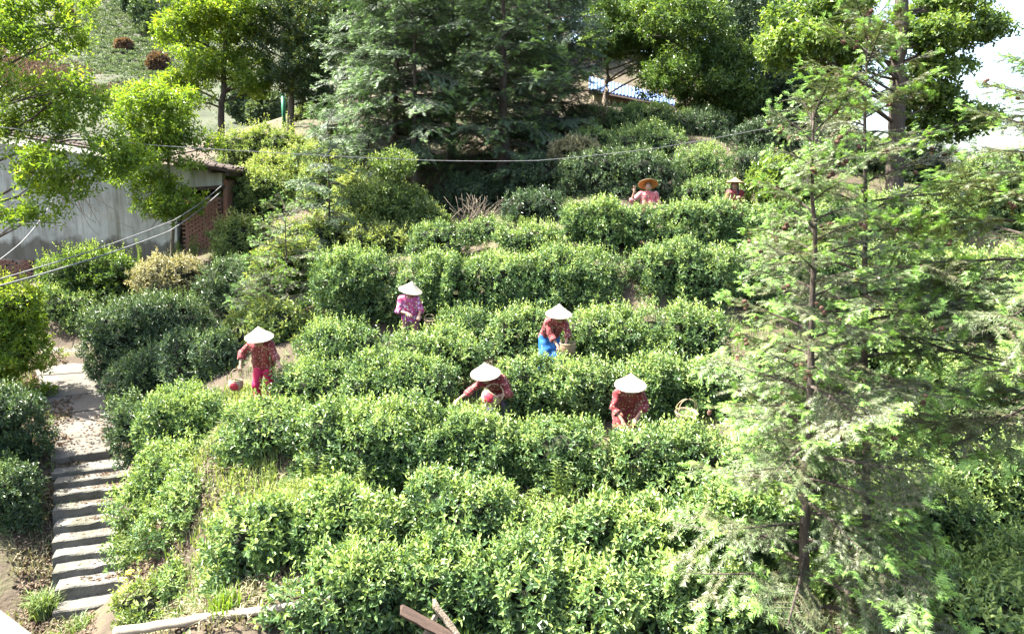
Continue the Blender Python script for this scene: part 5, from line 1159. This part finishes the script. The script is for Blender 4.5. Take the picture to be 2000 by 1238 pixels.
LABELS = ['person in a red floral jacket and crimson trousers with a round basket', 'person in a pink floral shirt under a tilted pale hat', 'person in a red floral top and blue skirt over a brown basket',
          'bending person in a red floral jacket reaching out beside a tilted basket', 'person in a red floral jacket picking with both hands near the wide basket', 'person in a red top with sun glare put into its rose colour, waving with a raised hand, hat tilted back', 'person with long black hair in a maroon top and tan hat']
def person(i, q):
    j = {k: v.copy() for k, v in q['j'].items()}; root = empty('person', q['root'], LABELS[i], 'person', 'tea pickers among the rows'); hh = 0.0095
    pe, ne, he = j['pelvis'], j['neck'], j['head']; ax = unit(np.array(q['hat'], float)); fc = np.array(q['face'], float); fc = unit(fc - ax*(fc@ax)); sd = np.cross(fc, ax); R3 = np.stack([sd, fc, ax], 1)
    acr = unit(j['sr']-j['sl']); lo, hi = (-0.75, -0.62, -0.04), (0.75, 0.5, 1.72)
    up = unit(ne-pe); hipw = np.array([0.085, 0, 0]); legs = []
    for sg in (-1, 1):
        h = pe + hipw*sg + [0, 0, -0.02]; f = np.array([pe[0]*0.75 + 0.11*sg, 0.03 + 0.02*sg, 0.06]); kn = (h+f)/2 + np.array([0.02*sg, -0.07 - 0.25*max(0, 0.84-pe[2]), 0.0]); legs.append((h, kn, f))
    # --- body
    s = SDF(lo, hi, 0.0118)
    s.ell(he, (0.074, 0.092, 0.112), R3, 0.01); s.ell(he + fc*0.03 - ax*0.055, (0.052, 0.055, 0.055), R3, 0.03)
    s.cap(he + fc*0.085 + ax*0.005, he + fc*0.104 - ax*0.022, 0.010, 0.015, 0.012); s.ell(he + fc*0.088 - ax*0.055, (0.024, 0.012, 0.009), R3, 0.01)
    for sg in (-1, 1): s.ell(he + sd*0.076*sg - fc*0.005 - ax*0.005, (0.012, 0.02, 0.032), R3, 0.008)
    s.cap(ne - up*0.03, he - ax*0.06 - fc*0.01, 0.055, 0.048, 0.03)
    for sg in (-1, 1): s.cap(pe + hipw*0.75*sg, ne - up*0.10 + acr*0.085*sg, 0.100, 0.085, 0.05)
    s.cap(j['sl'], j['sr'], 0.058, 0.058, 0.05)
    for a in 'lr':
        S, E, W = j['s'+a], j['e'+a], j['w'+a]; s.cap(S, E, 0.046, 0.038, 0.03); s.cap(E, W, 0.038, 0.024, 0.012); d = unit(W-E)
        if i == 5 and a == 'l': d = unit(np.array([0.05, -0.05, 1.0])); nb = (0.3, 0.9, 0)
        else: d = unit(d + np.array([0, -0.1, -0.35])); nb = np.array([0, -0.35, 1.0])
        hand(s, W, d, nb, 0.25 if (i == 5 and a == 'l') else 0.75, 1 if a == 'l' else -1)
    for h, kn, f in legs: s.cap(h, kn, 0.080, 0.052, 0.03); s.cap(kn, f, 0.050, 0.036, 0.02); s.cap(f + [0, 0.03, -0.025], f + [0, -0.15, -0.035], 0.034, 0.028, 0.02)
    V, Fq = s.mesh(); g = Geo(); g.add(V, Fq); body = link('body', g.mesh('body', M_SKIN, True), root)
    # --- face
    for sg in (-1, 1):
        for nm, o, r, mt in (('eye', fc*0.084 + sd*0.032*sg + ax*0.008, (0.013, 0.008, 0.006), M_EYE), ('eyebrow', fc*0.086 + sd*0.034*sg + ax*0.028, (0.017, 0.006, 0.0035), M_HAIR)):
            g = Geo(); c = core_mesh([(0, 0, 0, 1, 1, 1)], 1.0, 5); g.add(((np.concatenate(c.V)*np.array(r))@R3.T) + he + o, np.concatenate(c.F)); link(nm, g.mesh(nm, mt, True), body)
    g = Geo(); c = core_mesh([(0, 0, 0, 1, 1, 1)], 1.0, 5); g.add(((np.concatenate(c.V)*np.array((0.022, 0.006, 0.007)))@R3.T) + he + fc*0.097 - ax*0.056, np.concatenate(c.F)); link('mouth', g.mesh('mouth', M_LIP, True), body)
    # --- jacket: body, sleeves, collar; hem and cuffs cut clean
    s = SDF(lo, hi, 0.015)
    for sg in (-1, 1): s.cap(pe - up*(q.get('hem', 0.085)-0.015) + hipw*0.95*sg, ne - up*0.11 + acr*0.095*sg, 0.132, 0.105, 0.06)
    s.cap(j['sl'] - up*0.005, j['sr'] - up*0.005, 0.073, 0.073, 0.06); s.cap(ne - up*0.05, ne + up*0.03, 0.085, 0.070, 0.03)
    s.cut(pe - up*q.get('hem', 0.085), -up); s.cut(ne + up*0.035, up)
    if q.get('hem'):
        for sg in (-1, 1): s.cap(pe + hipw*sg, pe + hipw*1.15*sg + np.array([0, -0.07, -0.30]), 0.125, 0.132, 0.04)
    for a in 'lr':
        S, E, W = j['s'+a], j['e'+a], j['w'+a]; s.cap(S, E, 0.066, 0.062, 0.04); t = q['sleeve']; C = E + (W-E)*t
        s.cap(E, C + unit(W-E)*0.04, 0.062, 0.068, 0.02, (C, unit(W-E)))
    s.ripple(0.011, 0.17, 30+i); s.ripple(0.004, 0.06, 60+i); V, Fq = s.mesh(); g = Geo(); g.add(V, Fq); jk = link('jacket', g.mesh('jacket', TOPS[q['top']], True), root)
    g = Geo(); fr = unit(np.cross(up, acr)); fr = fr if fr[1] < 0 else -fr      # button placket and collar edge
    pts = [ne - up*0.02 + fr*0.085, ne - up*0.12 + fr*0.125, ne - up*0.25 + fr*0.135]; 
    for p in pts:
        c = core_mesh([(0, 0, 0, 0.012, 0.012, 0.012)], 1.0, 4); g.add(np.concatenate(c.V) + p, np.concatenate(c.F))
    link('buttons', g.mesh('buttons', M_STRAP, True), jk)['kind'] = 'stuff'
    # --- trousers or skirt
    s = SDF(lo, hi, 0.016); s.cap(pe + hipw*0.7 + up*0.05, pe - hipw*0.7 + up*0.05, 0.108, 0.108, 0.04)
    if q.get('skirt'):
        for h, kn, f in legs: s.cap(h + [0, 0, 0.03], (kn + f)/2, 0.115, 0.15, 0.08)
    else:
        for h, kn, f in legs: s.cap(h, kn, 0.100, 0.080, 0.03); s.cap(kn, f + [0, 0, 0.06], 0.080, 0.070, 0.03)
    s.ripple(0.009, 0.2, 90+i); V, Fq = s.mesh(); g = Geo(); g.add(V, Fq); nm = 'skirt' if q.get('skirt') else 'trousers'; link(nm, g.mesh(nm, BOTS[q['bottom']], True), root)
    # --- hair
    s = SDF(he - 0.45, he + 0.25, 0.013); s.ell(he - fc*0.014 + ax*0.012, (0.084, 0.098, 0.112), R3, 0.01); s.cut(he + fc*0.045 - ax*0.0, fc + ax*-0.25)
    if q.get('longhair'):
        for sg in (-1, 1): s.cap(he + sd*0.088*sg - fc*0.02 + ax*0.0, he + sd*0.098*sg + fc*0.03 - ax*0.17, 0.024, 0.030, 0.02); s.cap(he + sd*0.098*sg + fc*0.03 - ax*0.17, he + sd*0.098*sg + fc*0.11 - ax*0.32, 0.030, 0.020, 0.02)
        s.cap(he - fc*0.06, he - fc*0.10 - ax*0.30, 0.07, 0.05, 0.04)
    else: s.ell(he - fc*0.085 - ax*0.06, (0.045, 0.04, 0.045), R3, 0.03)
    V, Fq = s.mesh(); g = Geo(); g.add(V, Fq); link('hair', g.mesh('hair', M_HAIR, True), root)
    # --- hat with chin strap
    tan = i >= 5; ht = link('hat', hat_geo(0.255, 0.21 if not tan else 0.15).mesh('hat', [M_HATT if tan else M_HAT, M_HATIN], True), root)
    ht.location = Vector(he + ax*(0.012 if not tan else 0.062)) ; ht.rotation_mode = 'QUATERNION'; ht.rotation_quaternion = Vector(ax).to_track_quat('Z', 'Y')
    g = Geo(); inv = ht.rotation_quaternion.to_matrix().inverted()
    for sg in (-1, 1):
        a = he + sd*0.095*sg + ax*0.02; b = he + sd*0.06*sg - ax*0.115 + fc*0.06; c = he - ax*0.135 + fc*0.075
        g.tube([tuple(inv @ (Vector(p) - ht.location)) for p in (a, (a+b)/2, b, c)], 0.006, 5)
    link('chin_strap', g.mesh('chin_strap', M_STRAP, True), ht)
    if i in (0, 1, 2, 3, 4):      # tan strap ends hanging on the chest
        pass
    return root
for i, q in enumerate(PEOPLE): person(i, q)

# ------------------------------------------------------------------ baskets
def basket_mat(name, c1, c2, red=None):
    m, N, L, out = new_mat(name); tc = N.new('ShaderNodeTexCoord'); br = N.new('ShaderNodeTexNoise'); br.inputs['Scale'].default_value = 45; L.new(tc.outputs['Object'], br.inputs[0])
    r = ramp(N, [(0.35, c1), (0.65, c2)]); L.new(br.outputs['Fac'], r.inputs[0]); col = r.outputs[0]
    if red:
        vs = N.new('ShaderNodeVectorMath'); vs.operation = 'DISTANCE'; L.new(tc.outputs['Object'], vs.inputs[0]); vs.inputs[1].default_value = red[0]; nn = N.new('ShaderNodeTexNoise'); nn.inputs['Scale'].default_value = 30; L.new(tc.outputs['Object'], nn.inputs[0])
        ma = N.new('ShaderNodeMath'); ma.operation = 'MULTIPLY_ADD'; ma.inputs[1].default_value = 0.09; L.new(nn.outputs['Fac'], ma.inputs[0]); L.new(vs.outputs['Value'], ma.inputs[2]); lt = N.new('ShaderNodeMath'); lt.operation = 'LESS_THAN'; lt.inputs[1].default_value = red[1]; L.new(ma.outputs[0], lt.inputs[0])
        mx = N.new('ShaderNodeMix'); mx.data_type = 'RGBA'; L.new(lt.outputs[0], mx.inputs[0]); L.new(col, mx.inputs[6]); mx.inputs[7].default_value = (0.30, 0.015, 0.03, 1); col = mx.outputs[2]
    b = N.new('ShaderNodeBsdfPrincipled'); b.inputs['Roughness'].default_value = 0.7; L.new(col, b.inputs['Base Color']); L.new(b.outputs[0], out.inputs[0]); return m
M_BAM = basket_mat('bamboo_strip', (0.20, 0.15, 0.085), (0.28, 0.215, 0.13))
def basket(label, loc, prof, mat, rot=(0, 0, 0), handle_h=0.2, handles=1, R=0.13, tea=True, hr=0.008):
    root = empty('bamboo_basket', loc, label, 'basket', "tea pickers' baskets"); root.rotation_euler = rot
    n = 44; g = Geo(); w = lambda i, th: 0.018*np.sign(np.sin(th*n/2))*np.where(i % 2 == 0, 1, -1)
    pr = [];
    for (r0, z0), (r1, z1) in zip(prof[:-1], prof[1:]):
        k = max(2, int(math.hypot(r1-r0, z1-z0)/0.012))
        for f in np.linspace(0, 1, k, endpoint=False): pr.append((r0+(r1-r0)*f, z0+(z1-z0)*f))
    pr.append(prof[-1]); g.lathe(pr, n, wob=w); g.lathe([(r*0.94, z+0.004) for r, z in pr][::-1], n, wob=w); link('bowl', g.mesh('bowl', mat, True), root)
    g = Geo(); th = np.linspace(0, 2*np.pi, 33); rr, zz = prof[-1]; g.tube(np.stack([rr*np.cos(th), rr*np.sin(th), np.full(33, zz)], 1), 0.010, 6); link('rim', g.mesh('rim', M_BAM, True), root)
    for k in range(handles):
        g = Geo(); t = np.linspace(0, np.pi, 15); y = 0 if handles == 1 else (-0.35 + 0.7*k)*rr; x = math.sqrt(max(rr*rr-y*y, 0.001)); g.tube(np.stack([x*np.cos(t), np.full(15, y)*(1-0.8*np.sin(t)), zz + handle_h*np.sin(t)**0.8], 1), hr, 6); link('handle', g.mesh('handle', M_BAM, True), root)
    if tea:
        rng = np.random.default_rng(5); m = 260; a = rng.uniform(0, 6.28, m); r = rr*0.85*np.sqrt(rng.random(m)); p = np.stack([r*np.cos(a), r*np.sin(a), zz - 0.05 + rng.random(m)*0.03], 1); g = Geo(); leaf_arrays(g, p, rng.normal(size=(m, 3))*[1, 1, 0.4], np.array([0, 0, 1.0]) + rng.normal(0, 0.5, (m, 3)), 0.045, 0.018, rng.uniform(0.3, 0.9, m))
        link('tea_leaves', g.mesh('tea_leaves', M_TEA), root)['kind'] = 'stuff'
    return root
ROUND = [(0.005, 0.0), (0.07, 0.005), (0.115, 0.05), (0.135, 0.11), (0.13, 0.16), (0.115, 0.20)]
def wr(i, a, off=(0, 0, 0)): return PEOPLE[i]['root'] + Vector(PEOPLE[i]['j']['w'+a]) + Vector(off)
basket('round bamboo basket with a red mark hanging from the hand of the crimson trousered picker', wr(0, 'l', (-0.10, -0.06, -0.47)), ROUND, basket_mat('bamboo_red_mark', (0.24, 0.15, 0.10), (0.32, 0.22, 0.155), ((-0.03, -0.13, 0.09), 0.125)), (-0.08, 0.12, 0.3), 0.21)
basket('small brown basket beside the pink shirted picker', PEOPLE[1]['root'] + Vector((0.42, -0.25, 0.66)), [(0.005, 0), (0.08, 0.0), (0.10, 0.08), (0.115, 0.17)], basket_mat('bamboo_brown', (0.14, 0.07, 0.04), (0.20, 0.115, 0.07)), (0.1, 0.1, 0), 0.12)
basket('wide brown bamboo basket held under the hand of the picker in blue', PEOPLE[2]['root'] + Vector((0.17, -0.36, 0.57)), [(0.005, 0), (0.12, 0.0), (0.145, 0.06), (0.152, 0.14), (0.148, 0.21)], basket_mat('bamboo_tan', (0.15, 0.095, 0.05), (0.22, 0.15, 0.085)), (0.02, 0.0, 0), 0.17, 2, hr=0.004)
basket('tilted pale basket with a red mark on the arm of the bending picker', PEOPLE[3]['root'] + Vector((0.02, -0.50, 0.64)), [(0.005, 0.0), (0.08, 0.004), (0.135, 0.05), (0.165, 0.12), (0.172, 0.19)], basket_mat('bamboo_pale', (0.27, 0.20, 0.125), (0.35, 0.28, 0.19), ((-0.05, -0.15, 0.10), 0.135)), (-0.35, 0.65, 0.0), 0.20, 2)
basket('wide shallow basket with tall handles resting in the tea beside the fir', P(1340, 818, 10.55), [(0.005, 0), (0.12, 0.0), (0.15, 0.05), (0.165, 0.11)], basket_mat('bamboo_light', (0.26, 0.195, 0.135), (0.34, 0.275, 0.205)), (0.1, 0, 0.2), 0.21, 2, hr=0.006)
